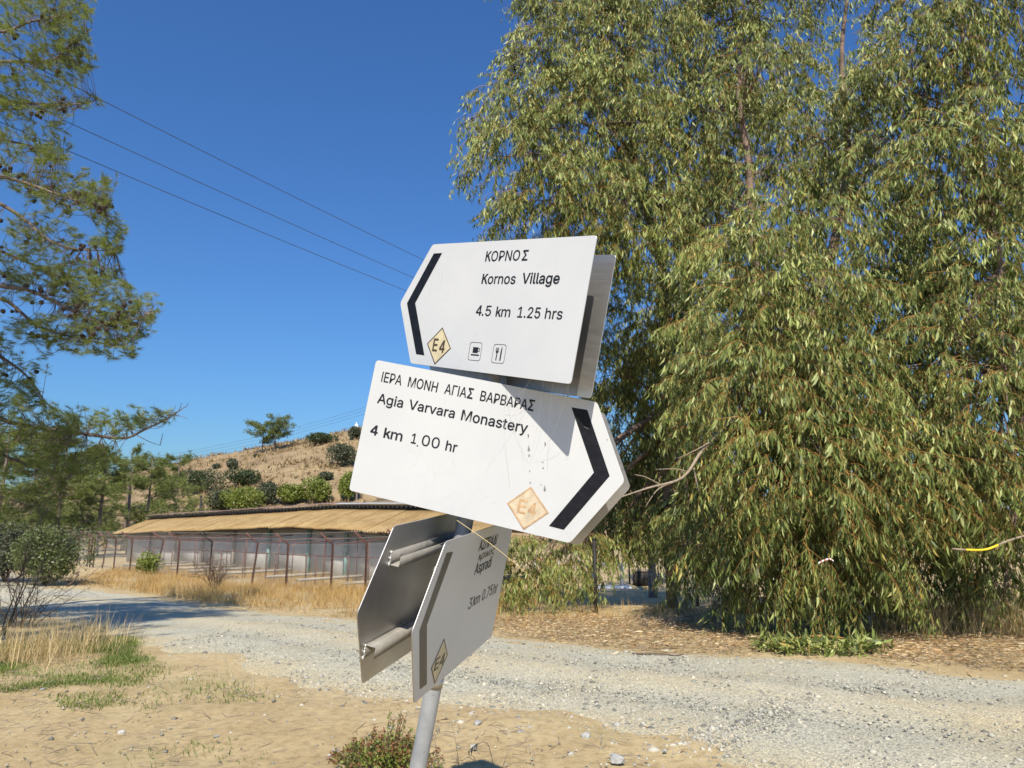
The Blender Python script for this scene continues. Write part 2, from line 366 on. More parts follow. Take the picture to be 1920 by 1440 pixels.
def frame(rv, pos):
    r = rotv(np.array(rv)); f = Frame(camw(pos) + np.array([0, 0, CAMH]), camw(r[:, 0]), camw(r[:, 1])); f.n = camw(-r[:, 2]); return f
FA = frame((-0.10628162, 0.75716343, 0.15378586), (-0.27467041, -0.48388888, 2.46097798))
FB = frame((-0.06342331, 0.22917429, 0.19215569), (-0.43101922, -0.0770155, 2.2539228))
FC = frame((0.080, -1.302, 0.199), (-0.171, 0.409, 1.846))
up_pole = -(FA.v + FB.v); up_pole /= np.linalg.norm(up_pole)
pole_mid = at(812, 1290, 1.0); pole_mid = np.array([0, 0, CAMH]) + ray(812, 1290) * 2.2
pole_base = pole_mid - up_pole * ((pole_mid[2] + .35) / up_pole[2])
pole_foot = pole_mid - up_pole * (pole_mid[2] / up_pole[2])
POST = thing('signpost', 'leaning galvanised signpost with six white arrow plates in back-to-back pairs', 'signpost', pole_foot)
INV = Matrix.Translation(-Vector(pole_foot))
def link_part(o, fr=None, parent=None):
    o.parent = parent or POST
    if fr is not None and parent is None: o.matrix_basis = INV @ fr.mat()
    return o
PR = .0262
mb = MB(); ln = np.array([pole_base + up_pole * d for d in np.linspace(0, np.linalg.norm(pole_mid - pole_base) + 1.30, 14)]) - pole_foot
mb.tube(ln, PR, 28); mb.build('pole', M['galv'], POST, smooth=True)
def shrink(poly, r, n=5):
    """polygon with rounded corners"""
    P = np.array(poly, float); out = []; m = len(P)
    for i in range(m):
        a, b, c = P[i - 1], P[i], P[(i + 1) % m]; d1 = (a - b) / np.linalg.norm(a - b); d2 = (c - b) / np.linalg.norm(c - b)
        for s in np.linspace(0, 1, n): out.append(b + d1 * r * (1 - s) ** 2 + d2 * r * s ** 2)
    return np.array(out)
def slab(poly, z0, z1, mats=None):
    """prism from a flat outline in local x/y; top face is material 0, the rest material 1"""
    bm = bmesh.new(); n = len(poly)
    a = [bm.verts.new((p[0], p[1], z0)) for p in poly]; b = [bm.verts.new((p[0], p[1], z1)) for p in poly]
    f = bm.faces.new(b); f.material_index = 0
    g = bm.faces.new(a[::-1]); g.material_index = 1
    for i in range(n): bm.faces.new((a[i], a[(i + 1) % n], b[(i + 1) % n], b[i])).material_index = 1
    bmesh.ops.recalc_face_normals(bm, faces=bm.faces)
    me = bpy.data.meshes.new('slab'); bm.to_mesh(me); bm.free()
    for m_ in mats: me.materials.append(m_)
    return me
def flatfilm(name, poly, mat, parent, h0=.0003, h1=.0008, label=None):
    area = sum(poly[i - 1][0] * poly[i][1] - poly[i][0] * poly[i - 1][1] for i in range(len(poly)))
    if area < 0: poly = poly[::-1]
    o = obj(name, slab(poly, h0, h1, [mat, mat]), parent)
    if label: o['label'] = label
    return o
def ringfilm(name, outer, inner, mat, parent, h0=.0009, h1=.0014):
    bm = bmesh.new(); n = len(outer)
    vo = [[bm.verts.new((p[0], p[1], h)) for p in outer] for h in (h0, h1)]; vi = [[bm.verts.new((p[0], p[1], h)) for p in inner] for h in (h0, h1)]
    for i in range(n):
        j = (i + 1) % n
        bm.faces.new((vo[1][i], vo[1][j], vi[1][j], vi[1][i])); bm.faces.new((vo[0][i], vo[0][j], vo[1][j], vo[1][i])); bm.faces.new((vi[0][i], vi[0][j], vi[1][j], vi[1][i]))
    bmesh.ops.recalc_face_normals(bm, faces=bm.faces)
    me = bpy.data.meshes.new(name); bm.to_mesh(me); bm.free(); me.materials.append(mat)
    return obj(name, me, parent)
LEFT = [(0, 0), (PW, 0), (PW, -PH), (0, -PH), (-PT, -PH / 2)]
RIGHT = [(0, 0), (PW, 0), (PW + PT, -PH / 2), (PW, -PH), (0, -PH)]
def plate(fr, outline, label, mirrored=False):
    poly = shrink(outline, .012)
    if sum(poly[i - 1][0] * poly[i][1] - poly[i][0] * poly[i - 1][1] for i in range(len(poly))) < 0: poly = poly[::-1]
    me = slab(poly, -.003, 0, [M['white'], M['alu']])
    if mirrored:      # its printed side faces away
        for p in me.polygons: p.material_index = {0: 1, 1: 1}[p.material_index]
        k = min(me.polygons, key=lambda p: p.center.z if len(p.vertices) > 8 else 9); k.material_index = 0
    o = obj('sign_plate', me); link_part(o, fr); o['label'] = label
    b = o.modifiers.new('edge', 'BEVEL'); b.width = .0006; b.segments = 1; b.limit_method = 'ANGLE'
    return o
def channel(pl, v, u0, u1, side, flip):
    """folded aluminium rail on the back of a plate; side = +1 rail on +n, -1 on -n"""
    d, hgt, t = .030, .036, .0022; mb = MB(); s = -1 if flip else 1; z0 = 0.0003 if side > 0 else -.0033
    w = u1 - u0; c = (u0 + u1) / 2
    mb.box((c, -v, z0 + side * t / 2), (w, hgt, t))
    mb.box((c, -v - s * (hgt / 2 - t / 2), z0 + side * (d / 2 + t / 2)), (w, t, d - t))
    mb.box((c, -v - s * hgt * .09, z0 + side * (d + t / 2)), (w, hgt * .80, t))
    o = mb.build('mounting_rail', M['rail'], pl)
    w_ = MB()
    for k in range(5): w_.box((u0 + rng.uniform(-.003, .003), -v + (k - 2) * .008, z0 + side * .002), (.006, .009, .004))
    w_.build('weld_bead', M['alu_edge'], pl)
    return o
try:      # Blender's own interface typeface; the built-in one stands in if it is missing
    FONT = bpy.data.fonts.load(bpy.utils.system_resource('DATAFILES') + '/fonts/Inter.woff2')
except Exception:
    FONT = None
def word(s):
    c = bpy.data.curves.new('w', 'FONT'); c.body = s; c.fill_mode = 'BOTH'; c.extrude = .5; c.resolution_u = 2
    if FONT: c.font = FONT
    o = bpy.data.objects.new('w', c); COL.objects.link(o); bpy.context.view_layer.update()
    me = bpy.data.meshes.new_from_object(o.evaluated_get(bpy.context.evaluated_depsgraph_get()))
    co = np.empty(len(me.vertices) * 3); me.vertices.foreach_get('co', co); co = co.reshape(-1, 3)
    fs = [list(p.vertices) for p in me.polygons]
    bpy.data.objects.remove(o); bpy.data.curves.remove(c); bpy.data.meshes.remove(me)
    return co, fs
CAPH = float(word('H')[0][:, 1].max())
# straight-stroke letters, each limb a piece (units of cap height)
GLYPH = {'K': (.72, [[(0, 0), (.145, 0), (.145, 1), (0, 1)], [(.12, .35), (.12, .545), (.53, 1), (.71, 1)], [(.25, .51), (.37, .63), (.74, 0), (.565, 0)]]),
         'k': (.55, [[(0, 0), (.135, 0), (.135, 1.0), (0, 1.0)], [(.11, .25), (.11, .42), (.37, .73), (.54, .73)], [(.21, .40), (.32, .50), (.57, 0), (.41, 0)]]),
         '4': (.68, [[(.415, 0), (.55, 0), (.55, 1), (.415, 1)], [(0, .22), (.67, .22), (.67, .345), (0, .345)], [(0, .30), (0, .36), (.40, 1), (.55, 1), (.13, .33), (.10, .30)]])}
GLYPH['Κ'] = GLYPH['K']; GLYPH['κ'] = (.52, [[(x, y * .74) for x, y in g] for g in GLYPH['k'][1]])
def line(s):
    """a word as one outline, baseline 0, cap height 1"""
    V, F, n, cur, run = [], [], 0, 0.0, ''
    def flush():
        nonlocal run, n, cur
        if run:
            co, fs = word(run); co = co / np.array([CAPH, CAPH, 1]); w = co[:, 0].max() - co[:, 0].min(); co[:, 0] += cur - co[:, 0].min()
            V.append(co); F.extend([[i + n for i in f] for f in fs]); n += len(co); cur += w + .13; run = ''
    for ch in s:
        if ch in GLYPH:
            flush(); w, limbs = GLYPH[ch]
            for j, pl in enumerate(limbs):
                m = len(pl); a = np.array([(x + cur, y, -.5) for x, y in pl]); b = a.copy(); b[:, 2] = .5 + j * .08; V.append(np.vstack([a, b]))
                ar = sum(pl[i - 1][0] * pl[i][1] - pl[i][0] * pl[i - 1][1] for i in range(m)); r = list(range(m)) if ar > 0 else list(range(m))[::-1]
                F.append([n + m + i for i in r]); F.extend([[n + r[i], n + r[(i + 1) % m], n + m + r[(i + 1) % m], n + m + r[i]] for i in range(m)]); n += 2 * m
            cur += w + .08
        else: run += ch
    flush(); return np.vstack(V), F
def lettering(fr, pl, z, pieces, mat, label=None, bold=.006, h0=.0003, h1=.0008):
    """cut film letters, one object for each word"""
    for pc in pieces:
        s, L, Rr, Bp, Tp = pc[:5]; bd = (pc[5] if len(pc) > 5 else bold) + .010; V = []; Fc = []; n = 0
        u0 = fr.uv(z(L))[0]; u1 = fr.uv(z(Rr))[0]; vb = fr.uv(z(Bp))[1]; vt = fr.uv(z(Tp))[1]
        co, fs = line(s); sh = pc[6] if len(pc) > 6 else 0
        x0, x1 = co[:, 0].min(), co[:, 0].max(); capo = 1.0 if s != '.' else co[:, 1].max()
        v = np.empty_like(co); v[:, 1] = -vb + co[:, 1] * (vb - vt) / capo
        v[:, 0] = u0 + (co[:, 0] - x0) * (u1 - u0) / (x1 - x0) + sh * co[:, 1] * (vb - vt) / capo
        v[:, 2] = np.where(co[:, 2] > 0, h1 + (co[:, 2] - .5) * .0005, h0)
        bw = bd * 1.1 * (vb - vt)      # heavier strokes: the glyph laid down again a hair to the side
        for q, (du, dv) in enumerate(((-bw, 0), (bw, 0), (0, bw), (0, -bw))):
            w = v.copy(); w[:, 0] = (w[:, 0] - (u0 + u1) / 2) * (1 - 2 * bw / abs(u1 - u0)) + (u0 + u1) / 2 + du; w[:, 1] += dv; w[:, 2] += q * .00001
            V.append(w); Fc += [[i + n for i in f] for f in fs]; n += len(v)
        me = bpy.data.meshes.new('lettering'); me.from_pydata(np.concatenate(V).tolist(), [], Fc); me.materials.append(mat); me.update()
        o = obj('lettering', me, pl)
        if label: o['label'] = label
def zf(x0, y0, s): return lambda p: (x0 + p[0] / s, y0 + p[1] / s)
zA1, zA2 = zf(750, 450, 6.0), zf(880, 450, 4.6448)
zB1, zB2, zB = zf(650, 670, 5.332), zf(880, 740, 4.9667), zf(640, 660, 3.5556)
zC = zf(760, 970, 4.0)
def quad(fr, z, pts): return [(u, -v) for u, v in (fr.uv(z(p)) for p in pts)]
def diamond(fr, pl, z, pts, face, border, w):
    q = np.array(quad(fr, z, pts)); c = q.mean(0)
    d = np.linalg.norm(q - c, axis=1).mean(); inn = c + (q - c) * (1 - w / d)
    flatfilm('marker_panel', [tuple(p) for p in q], face, pl)
    ringfilm('marker_border', [tuple(p) for p in q], [tuple(p) for p in inn], border, pl)

# --- top pair
A = plate(FA, LEFT, 'topmost white arrow plate pointing left, ΚΟΡΝΟΣ Kornos Village')
flatfilm('chevron', quad(FA, zA1, [(382, 152), (475, 147), (172, 710), (275, 1297), (183, 1283), (80, 712)]), M['black_film'], A)
lettering(FA, A, zA2, [('ΚΟΡΝΟ', (137, 186), (450, 92), (137, 186), (150, 100), .002), ('Σ', (455, 178), (522, 84), (455, 178), (470, 90), .018)], M['ink'])
lettering(FA, A, zA2, [('Kornos', (105, 381), (402, 360), (105, 381), (125, 296), .008), ('Village', (468, 300), (788, 345), (490, 379), (470, 289), .018)], M['ink'])
lettering(FA, A, zA2, [('4.5', (57, 640), (195, 600), (90, 658), (95, 570), .002), ('km', (227, 665), (357, 640), (227, 665), (243, 580), .004), ('1.25', (428, 606), (620, 640), (470, 676), (480, 584), .004), ('hrs', (655, 684), (810, 670), (655, 684), (675, 592), .004)], M['ink'])
diamond(FA, A, zA1, [(482, 983), (575, 1218), (393, 1400), (308, 1165)], M['cream'], M['marker_brown'], .0048)
lettering(FA, A, zA1, [('E', (362, 1247), (440, 1118), (362, 1247), (388, 1110), .014), ('4', (442, 1230), (502, 1240), (478, 1268), (492, 1130), .014)], M['marker_brown'], h0=.0009, h1=.0014)
def pictobox(pts):
    q = np.array(quad(FA, zA2, pts)); o_ = shrink([tuple(p) for p in q], .009); c = q.mean(0); i_ = c + (o_ - c) * (1 - .0011 / .03)
    ringfilm('pictogram_border', [tuple(p) for p in o_], [tuple(p) for p in i_], M['ink'], A, .0003, .0008); return q
def bil(q, pts): return [tuple((1 - b) * ((1 - a) * q[0] + a * q[1]) + b * ((1 - a) * q[3] + a * q[2])) for a, b in pts]
q = pictobox([(12, 888), (116, 894), (92, 1054), (-14, 1044)])
flatfilm('cup_pictogram', bil(q, [(.30, .27), (.72, .27), (.72, .58), (.30, .58)]), M['ink'], A)
flatfilm('saucer_pictogram', bil(q, [(.20, .66), (.86, .66), (.86, .73), (.20, .73)]), M['ink'], A)
ringfilm('cup_handle_pictogram', bil(q, [(.73, .31), (.86, .31), (.86, .50), (.73, .50)]), bil(q, [(.73, .335), (.82, .335), (.82, .475), (.73, .475)]), M['ink'], A, .0003, .0008)
q = pictobox([(218, 905), (327, 912), (300, 1078), (190, 1068)])
flatfilm('fork_pictogram', bil(q, [(.31, .42), (.37, .42), (.37, .86), (.30, .86)]), M['ink'], A)
flatfilm('fork_head_pictogram', bil(q, [(.22, .36), (.46, .36), (.42, .46), (.26, .46)]), M['ink'], A)
for k in range(3): flatfilm('fork_tine_pictogram', bil(q, [(.22 + .09 * k, .19), (.265 + .09 * k, .19), (.265 + .09 * k, .355), (.22 + .09 * k, .355)]), M['ink'], A)
flatfilm('knife_pictogram', bil(q, [(.66, .14), (.70, .14), (.71, .50), (.70, .86), (.61, .86), (.62, .52), (.60, .46)]), M['ink'], A)
FA2 = Frame(FA.o - FA.n * .10 + FA.v * .026, FA.u, FA.v); FA2.n = FA.n
A2 = plate(FA2, LEFT, 'grey back of the rear plate behind the topmost arrow plate', True)
for pl, sd in ((A, -1), (A2, 1)):
    channel(pl, .11, .10, PW - .11, sd, sd < 0); channel(pl, .32, .10, PW - .11, sd, sd > 0)
# --- middle pair
B = plate(FB, RIGHT, 'middle white arrow plate pointing right, Agia Varvara Monastery')
flatfilm('chevron', quad(FB, zB2, [(952, 118), (1098, 142), (1307, 757), (880, 1258), (742, 1222), (1160, 725)]), M['black_film'], B)
lettering(FB, B, zB1, [('ΙΕΡΑ', (343, 241), (545, 275), (343, 241), (360, 143), .0), ('ΜΟΝΗ', (608, 292), (922, 248), (610, 292), (628, 195), .004), ('ΑΓΙΑ', (973, 362), (1192, 402), (975, 362), (1060, 276), .0), ('Σ', (1200, 405), (1277, 315), (1200, 405), (1222, 305), .02)], M['ink'])
lettering(FB, B, zB, [('ΒΑΡΒΑΡΑ', (922, 323), (1236, 385), (922, 323), (937, 258), .004), ('Σ', (1240, 386), (1294, 322), (1240, 386), (1253, 316), .022)], M['ink'])
lettering(FB, B, zB1, [('Agia', (303, 453), (558, 500), (303, 453), (348, 364), .012), ('Varvara', (633, 424), (1075, 605), (668, 525), (636, 422), .014), ('Monastery', (1140, 622), (1140 + 675, 690), (1140, 624), (1165, 525), .014)], M['ink'])
lettering(FB, B, zB1, [('4', (235, 748), (312, 750), (290, 780), (300, 683), .016), ('km', (365, 800), (552, 830), (365, 800), (385, 703), .012), ('1', (655, 780), (697, 830), (672, 862), (690, 765), .008), ('.', (700, 883), (714, 883), (704, 891), (708, 877), 0), ('00', (752, 835), (931, 860), (785, 886), (800, 780), .0), ('hr', (983, 928), (1111, 880), (983, 928), (1005, 832), .012)], M['ink'])
diamond(FB, B, zB2, [(575, 856), (740, 1100), (506, 1258), (352, 1010)], M['cream_faded'], M['marker_orange'], .0062)
lettering(FB, B, zB2, [('E', (440, 1100), (545, 1000), (458, 1098), (478, 972), .012), ('4', (545, 1080), (634, 1020), (596, 1128), (612, 1012), .012)], M['marker_orange'], h0=.0009, h1=.0014)
for k, (x, y, h, w) in enumerate([(553, 500, 66, 26), (555, 565, 34, 16), (548, 385, 46, 14), (562, 715, 26, 10), (568, 825, 30, 12), (686, 630, 14, 14), (688, 682, 22, 18), (700, 870, 74, 20), (705, 462, 52, 16), (668, 842, 14, 12), (1285, 422, 20, 9), (-320, 430, 0, 0)]):
    if not h: continue
    ring = [zB2((x + w * .5 * math.cos(a) * random.uniform(.5, 1.1) + (w * .25 * math.sin(a * 2 + k)), y + h * .5 * math.sin(a) * random.uniform(.75, 1.1))) for a in np.linspace(0, 2 * math.pi, 11)[:-1]]
    flatfilm('stain', [(u, -v) for u, v in (FB.uv(p) for p in ring)], M['stain'], B, .0002, .0005)
FB2 = Frame(FB.o - FB.n * .15 + FB.v * .024 + FB.u * .012, FB.u, FB.v); FB2.n = FB.n
B2 = plate(FB2, RIGHT, 'rear plate peeping out behind the middle arrow plate', True)
for pl, sd in ((B, -1), (B2, 1)):
    channel(pl, .11, .08, PW - .10, sd, sd < 0); channel(pl, .33, .08, PW - .10, sd, sd > 0)
# --- lower pair, edge-on to the camera
C = plate(FC, LEFT, 'lower shaded arrow plate seen obliquely, ΑΣΠΡΑΔΙ Aspradi')
flatfilm('chevron', quad(FC, zC, [(308, 265), (357, 258), (160, 808), (160, 1250), (108, 1290), (106, 850)]), M['grey_film'], C)
lettering(FC, C, zC, [('ΑΣΠΡΑΔΙ', (547, 255), (692, 135), (547, 255), (572, 168), .006)], M['ink'])
lettering(FC, C, zC, [('κρικος', (546, 322), (664, 262), (550, 322), (575, 255), -.004, .15)], M['ink_brown'], 'handwritten brown word')
lettering(FC, C, zC, [('Aspradi', (515, 433), (645, 335), (515, 433), (538, 345), .006)], M['ink'])
lettering(FC, C, zC, [('3', (470, 680), (500, 640), (476, 690), (492, 605), .0), ('km', (503, 668), (556, 620), (503, 668), (520, 590), .0), ('0.75', (575, 600), (652, 545), (580, 622), (598, 538), .0), ('hr', (652, 583), (690, 535), (652, 583), (662, 505), .0)], M['grey_film'])
diamond(FC, C, zC, [(290, 908), (315, 1030), (218, 1250), (192, 1135)], M['cream'], M['marker_brown'], .005)
lettering(FC, C, zC, [('E4', (211, 1150), (292, 1060), (213, 1153), (232, 1062), .008)], M['marker_brown'], h0=.0009, h1=.0014)
FD = Frame(FC.o - FC.n * .1525 + FC.u * .006 - FC.v * .006, FC.u, FC.v); FD.n = FC.n
D = plate(FD, LEFT, 'bare aluminium inner side of the lower rear plate with two folded rails', True)
channel(D, .088, .012, PW - .10, 1, False); channel(D, .325, -.035, PW - .10, 1, True)
channel(C, .10, .05, PW - .10, -1, True); channel(C, .325, .05, PW - .10, -1, False)
for d, nn in ((.62, FB.n), (.42, FB.n), (1.12, FA.n), (.95, FA.n), (.02, FC.n), (.28, FC.n)):
    mb = MB(); c0 = pole_mid - pole_foot + up_pole * d
    mb.tube([c0 - up_pole * .014, c0 + up_pole * .014], PR + .0022, 28)
    e = np.cross(up_pole, nn); e /= np.linalg.norm(e)
    mb.tube([c0 + e * (PR + .001), c0 + e * (PR + .022)], .005, 8)
    mb.build('pole_clamp', M['alu'], POST, smooth=False)
mb = MB()
for k in range(14):
    a = FA.pt(rng.uniform(.25, .70), PH + .001, -.02) - pole_foot; c = FB.pt(rng.uniform(.42, .72), rng.uniform(.03, .30), .003) - pole_foot
    mb.tube(curve_pts([a, (a + c) / 2 + [rng.normal(0, .01), 0, -.012], c], 8), .00022, 3, cap=False)
tag(mb.build('cobweb', M['white_paint'], POST), kind='stuff')
# long straw caught between the plates
mb = MB(); s0 = np.array([0, 0, CAMH]) + ray(872, 986) * 2.03; s1 = np.array([0, 0, CAMH]) + ray(1002, 1088) * 1.98
sp = np.array([s0 + (s1 - s0) * k + np.array([0, 0, .006 * math.sin(k * 3.1)]) for k in np.linspace(-.12, 1, 10)])
mb.tube(sp, np.linspace(.0008, .0005, 10), 5); tag(mb.build('straw_stalk', M['straw']), 'thin yellow straw stuck under the middle plate, crossing the lower one', 'straw')

# ------------------------------------------------------------------ foliage building blocks
def rand_rot(n):
    q = rng.normal(size=(n, 4)); q /= np.linalg.norm(q, axis=1)[:, None]; w, x, y, z = q.T
    return np.stack([np.stack([1 - 2 * (y * y + z * z), 2 * (x * y - z * w), 2 * (x * z + y * w)], -1), np.stack([2 * (x * y + z * w), 1 - 2 * (x * x + z * z), 2 * (y * z - x * w)], -1), np.stack([2 * (x * z - y * w), 2 * (y * z + x * w), 1 - 2 * (x * x + y * y)], -1)], 1)
def leaf_unit():
    """one narrow sickle leaf along -z, unit length"""
    zs = np.array([0, -.33, -.70, -1.0]); w = np.array([0, .075, .06, 0]); bend = np.array([0, .05, .12, .26]); dr = np.array([0, .02, .06, .14])
    v = [(0, 0, 0)]
    for i in (1, 2): v += [(bend[i] - w[i], dr[i], zs[i]), (bend[i] + w[i], dr[i] + .012, zs[i])]
    v.append((bend[3], dr[3], zs[3]))
    return np.array(v), np.array([[0, 1, 2], [1, 3, 4], [1, 4, 2], [3, 5, 4]])
LV, LF = leaf_unit()
LV2, LF2 = np.array([[0, 0, 0], [-.045, .03, -.46], [.115, .04, -.42], [.24, .13, -1.0]]), np.array([[0, 1, 2], [1, 3, 2]])      # the same leaf, cheaper
def rotz(a): c, s = math.cos(a), math.sin(a); return np.array([[c, -s, 0], [s, c, 0], [0, 0, 1.]])
def rotx(a): c, s = math.cos(a), math.sin(a); return np.array([[1., 0, 0], [0, c, -s], [0, s, c]])
def roty(a): c, s = math.cos(a), math.sin(a); return np.array([[c, 0, s], [0, 1., 0], [-s, 0, c]])
def spray_variant(seed, nl=36, ln=.55, cheap=False):
    """a drooping twig with hanging leaves; starts at the origin heading +x"""
    r = np.random.default_rng(seed); lv, lf = (LV2, LF2) if cheap else (LV, LF)
    t = np.linspace(0, 1, 4); sag = r.uniform(.45, .95)
    st = np.stack([ln * t * (1 - .3 * t * sag), r.uniform(-.06, .06) * t * t, ln * (.18 * t - sag * t * t)], 1)
    mb = MB(); mb.tube(st, np.linspace(.0040, .0018, 4), 3, cap=False)
    subs = []
    for k in range(3):
        i = r.integers(1, 3); a = r.uniform(-1.2, 1.2); s = np.linspace(0, 1, 3)[:, None]
        d = np.array([math.cos(a), math.sin(a), 0]) * r.uniform(.15, .3)
        sb = st[i] + d * s + np.array([0, 0, -1.]) * (s ** 2) * r.uniform(.15, .34); subs.append(sb)
        if k < 1 or not cheap: mb.tube(sb, np.linspace(.0026, .0013, 3), 3, cap=False)
    tw = (np.concatenate(mb.v), np.concatenate(mb.f))
    lines = [st] * 4 + subs * 2; V = []; F = []; n = 0
    for k in range(nl):
        L = lines[r.integers(len(lines))]; q = r.uniform(.12, 1) * (len(L) - 1); i = min(int(q), len(L) - 2); p = L[i] + (L[i + 1] - L[i]) * (q - i)
        s = r.uniform(.07, .16); wv = lv * np.array([s * r.uniform(.65, 1.35), s, s])
        wv = wv @ (rotz(r.uniform(0, 6.28)) @ rotx(r.normal(0, .24)) @ roty(r.normal(0, .18)) @ rotz(r.uniform(0, 6.28))).T
        V.append(wv + p); F.append(lf + n); n += len(wv)
    return (np.concatenate(V), np.concatenate(F)), tw
SPRAYS = [spray_variant(100 + k, 44) for k in range(12)]; CHEAP = [spray_variant(100 + k, 41, cheap=True) for k in range(12)]
def rotations(dirx, roll_noise):
    """frames whose x axis points along dirx (n,3) horizontally, z stays up-ish"""
    a = np.arctan2(dirx[:, 1], dirx[:, 0]); p = np.clip(np.arcsin(np.clip(dirx[:, 2], -1, 1)), -.7, .9) * .4
    ca, sa, cp_, sp_ = np.cos(a), np.sin(a), np.cos(p), np.sin(p)
    Rm = np.empty((len(a), 3, 3)); Rm[:, 0, 0] = ca * cp_; Rm[:, 1, 0] = sa * cp_; Rm[:, 2, 0] = sp_
    Rm[:, 0, 1] = -sa; Rm[:, 1, 1] = ca; Rm[:, 2, 1] = 0; Rm[:, 0, 2] = -ca * sp_; Rm[:, 1, 2] = -sa * sp_; Rm[:, 2, 2] = cp_
    return Rm
def scatter(unit, pos, Rm, scale):
    """copies of unit (V,F) at pos/rot/scale as arrays"""
    V, F = unit; n = len(pos)
    W = np.einsum('nij,kj->nki', Rm, V) * scale[:, None, None] + pos[:, None]
    FF = F[None] + (np.arange(n) * len(V))[:, None, None]
    return W.reshape(-1, 3), FF.reshape(-1, F.shape[1])

def euc_tree(label, trunk_pts, trunk_r, lobes, limbs=(), density=23., lscale=1.0, near=0, back=(), forks=()):
    """lobes: (px, py, depth, half width px, half height px) of each bough's leafy mass"""
    base = np.array(trunk_pts[0]); T = thing('eucalyptus_tree', label, 'tree', base)
    tp = curve_pts(trunk_pts, 26) - base
    mb = MB(); mb.tube(tp, np.linspace(trunk_r, trunk_r * .22, 26), 12); mb.build('trunk', M['bark'], T, smooth=True)
    for fk in forks:
        mb = MB(); fp = curve_pts(fk[0], 18) - base; mb.tube(fp, np.linspace(fk[1], fk[1] * .25, 18), 10); mb.build('trunk_fork', M['bark'], T, smooth=True)
    allp = [tp] + [curve_pts(fk[0], 18) - base for fk in forks]; skeleton = np.concatenate(allp)
    P = []; Dv = []; S = []
    for (px, py, dep, rx, ry, big) in [(*l, lscale) for l in lobes] + [(*l, 1.5) for l in back]:
        c = at(px, py, dep); ax = rx / FPX * dep * 1.0; az = ry / FPX * dep; ay = (ax + az) / 2 * .9
        area = 4 * math.pi * ((ax * ay) ** 1.6 / 3 + (ax * az) ** 1.6 / 3 + (ay * az) ** 1.6 / 3) ** (1 / 1.6)
        n = max(8, int(area * density / big ** 2)); ax *= 1.08; az *= 1.08
        d = rng.normal(size=(n, 3)); d /= np.linalg.norm(d, axis=1)[:, None]
        # uneven lobe: lumpy radius, flatter below
        rr = rng.uniform(.25, 1.0, n) ** .42 * (1 + .35 * vnoise(d[:, 0] * 2.2 + px, d[:, 2] * 2.2 + d[:, 1] * 1.7 + py))
        p = c + d * rr[:, None] * np.array([ax, ay, az])
        ok = p[:, 2] > terrain(p[:, 0], p[:, 1]) + .42 * big
        p, d = p[ok], d[ok]; P.append(p); Dv.append(d + rng.normal(0, .3, d.shape)); S.append(rng.uniform(.75, 1.25, len(p)) * big)
        # limb from the trunk to the bough and a few branches inside it
        lc = c - base; hd = np.linalg.norm(lc[:2]); k = np.argmin(np.abs(tp[:, 2] - (lc[2] + .75 * hd + .8))) if lc[2] < 3.2 else np.argmin(np.linalg.norm((skeleton - lc) * np.array([1, 1, 1.0]) + np.array([0, 0, .9]) * np.linalg.norm((skeleton - lc)[:, :2], axis=1)[:, None] * .8, axis=1))
        s0 = skeleton[k]; md = (s0 + lc) / 2 + np.array([0, 0, .12]) * np.linalg.norm(lc - s0)
        lb = curve_pts([s0, md, lc], 12); L = np.linalg.norm(lc - s0)
        mb = MB(); r0 = min(trunk_r * .45, .012 + .014 * L); mb.tube(lb, np.linspace(r0, .010, 12), 7)
        for q in range(9):
            i = rng.integers(4, 12); e = (p[rng.integers(len(p))] - base) if len(p) else lc
            mb.tube(curve_pts([lb[i], (lb[i] + e) / 2 + rng.normal(0, .12, 3), e], 7), np.linspace(.011, .003, 7), 4, cap=False)
        mb.build('limb', M['bark'], T, smooth=True)
    P = np.concatenate(P); Dv = np.concatenate(Dv); Dv /= np.linalg.norm(Dv, axis=1)[:, None]; S = np.concatenate(S)
    Rm = rotations(Dv, 0); vi = rng.integers(len(SPRAYS), size=len(P))
    dist = np.linalg.norm(P - np.array([0, 0, CAMH]), axis=1)
    nearest = set(np.argsort(dist)[:near].tolist()) if near else set()
    far = np.array([i not in nearest for i in range(len(P))])
    lf, tw = MB(), MB()
    for k in range(len(SPRAYS)):
        sel = far & (vi == k)
        if sel.any():
            lf.add(*scatter(CHEAP[k][0], P[sel] - base, Rm[sel], S[sel])); tw.add(*scatter(CHEAP[k][1], P[sel] - base, Rm[sel], S[sel]))
    tag(lf.build('foliage', M['euc'], T), kind='stuff'); tag(tw.build('twigs', M['euc_twig'], T), kind='stuff')
    for i in sorted(nearest):
        o = obj('leaf_spray', SPRAY_MESH[vi[i]], T)
        mm = Matrix([[*(Rm[i][r_] * S[i]), P[i][r_] - base[r_]] for r_ in range(3)] + [[0, 0, 0, 1]]); o.matrix_basis = mm
    return T
SPRAY_MESH = []
for (lv, lf_), (tv, tf) in SPRAYS:
    mb = MB(); mb.add(lv, lf_); mb.add(tv, tf); me = mb.mesh('leaf_spray', [M['euc'], M['euc_twig']])
    mi = np.concatenate([np.zeros(len(lf_)), np.ones(len(tf))]).astype(np.int32); me.polygons.foreach_set('material_index', mi); SPRAY_MESH.append(me)

def G(px, py): return gnd(px, py)
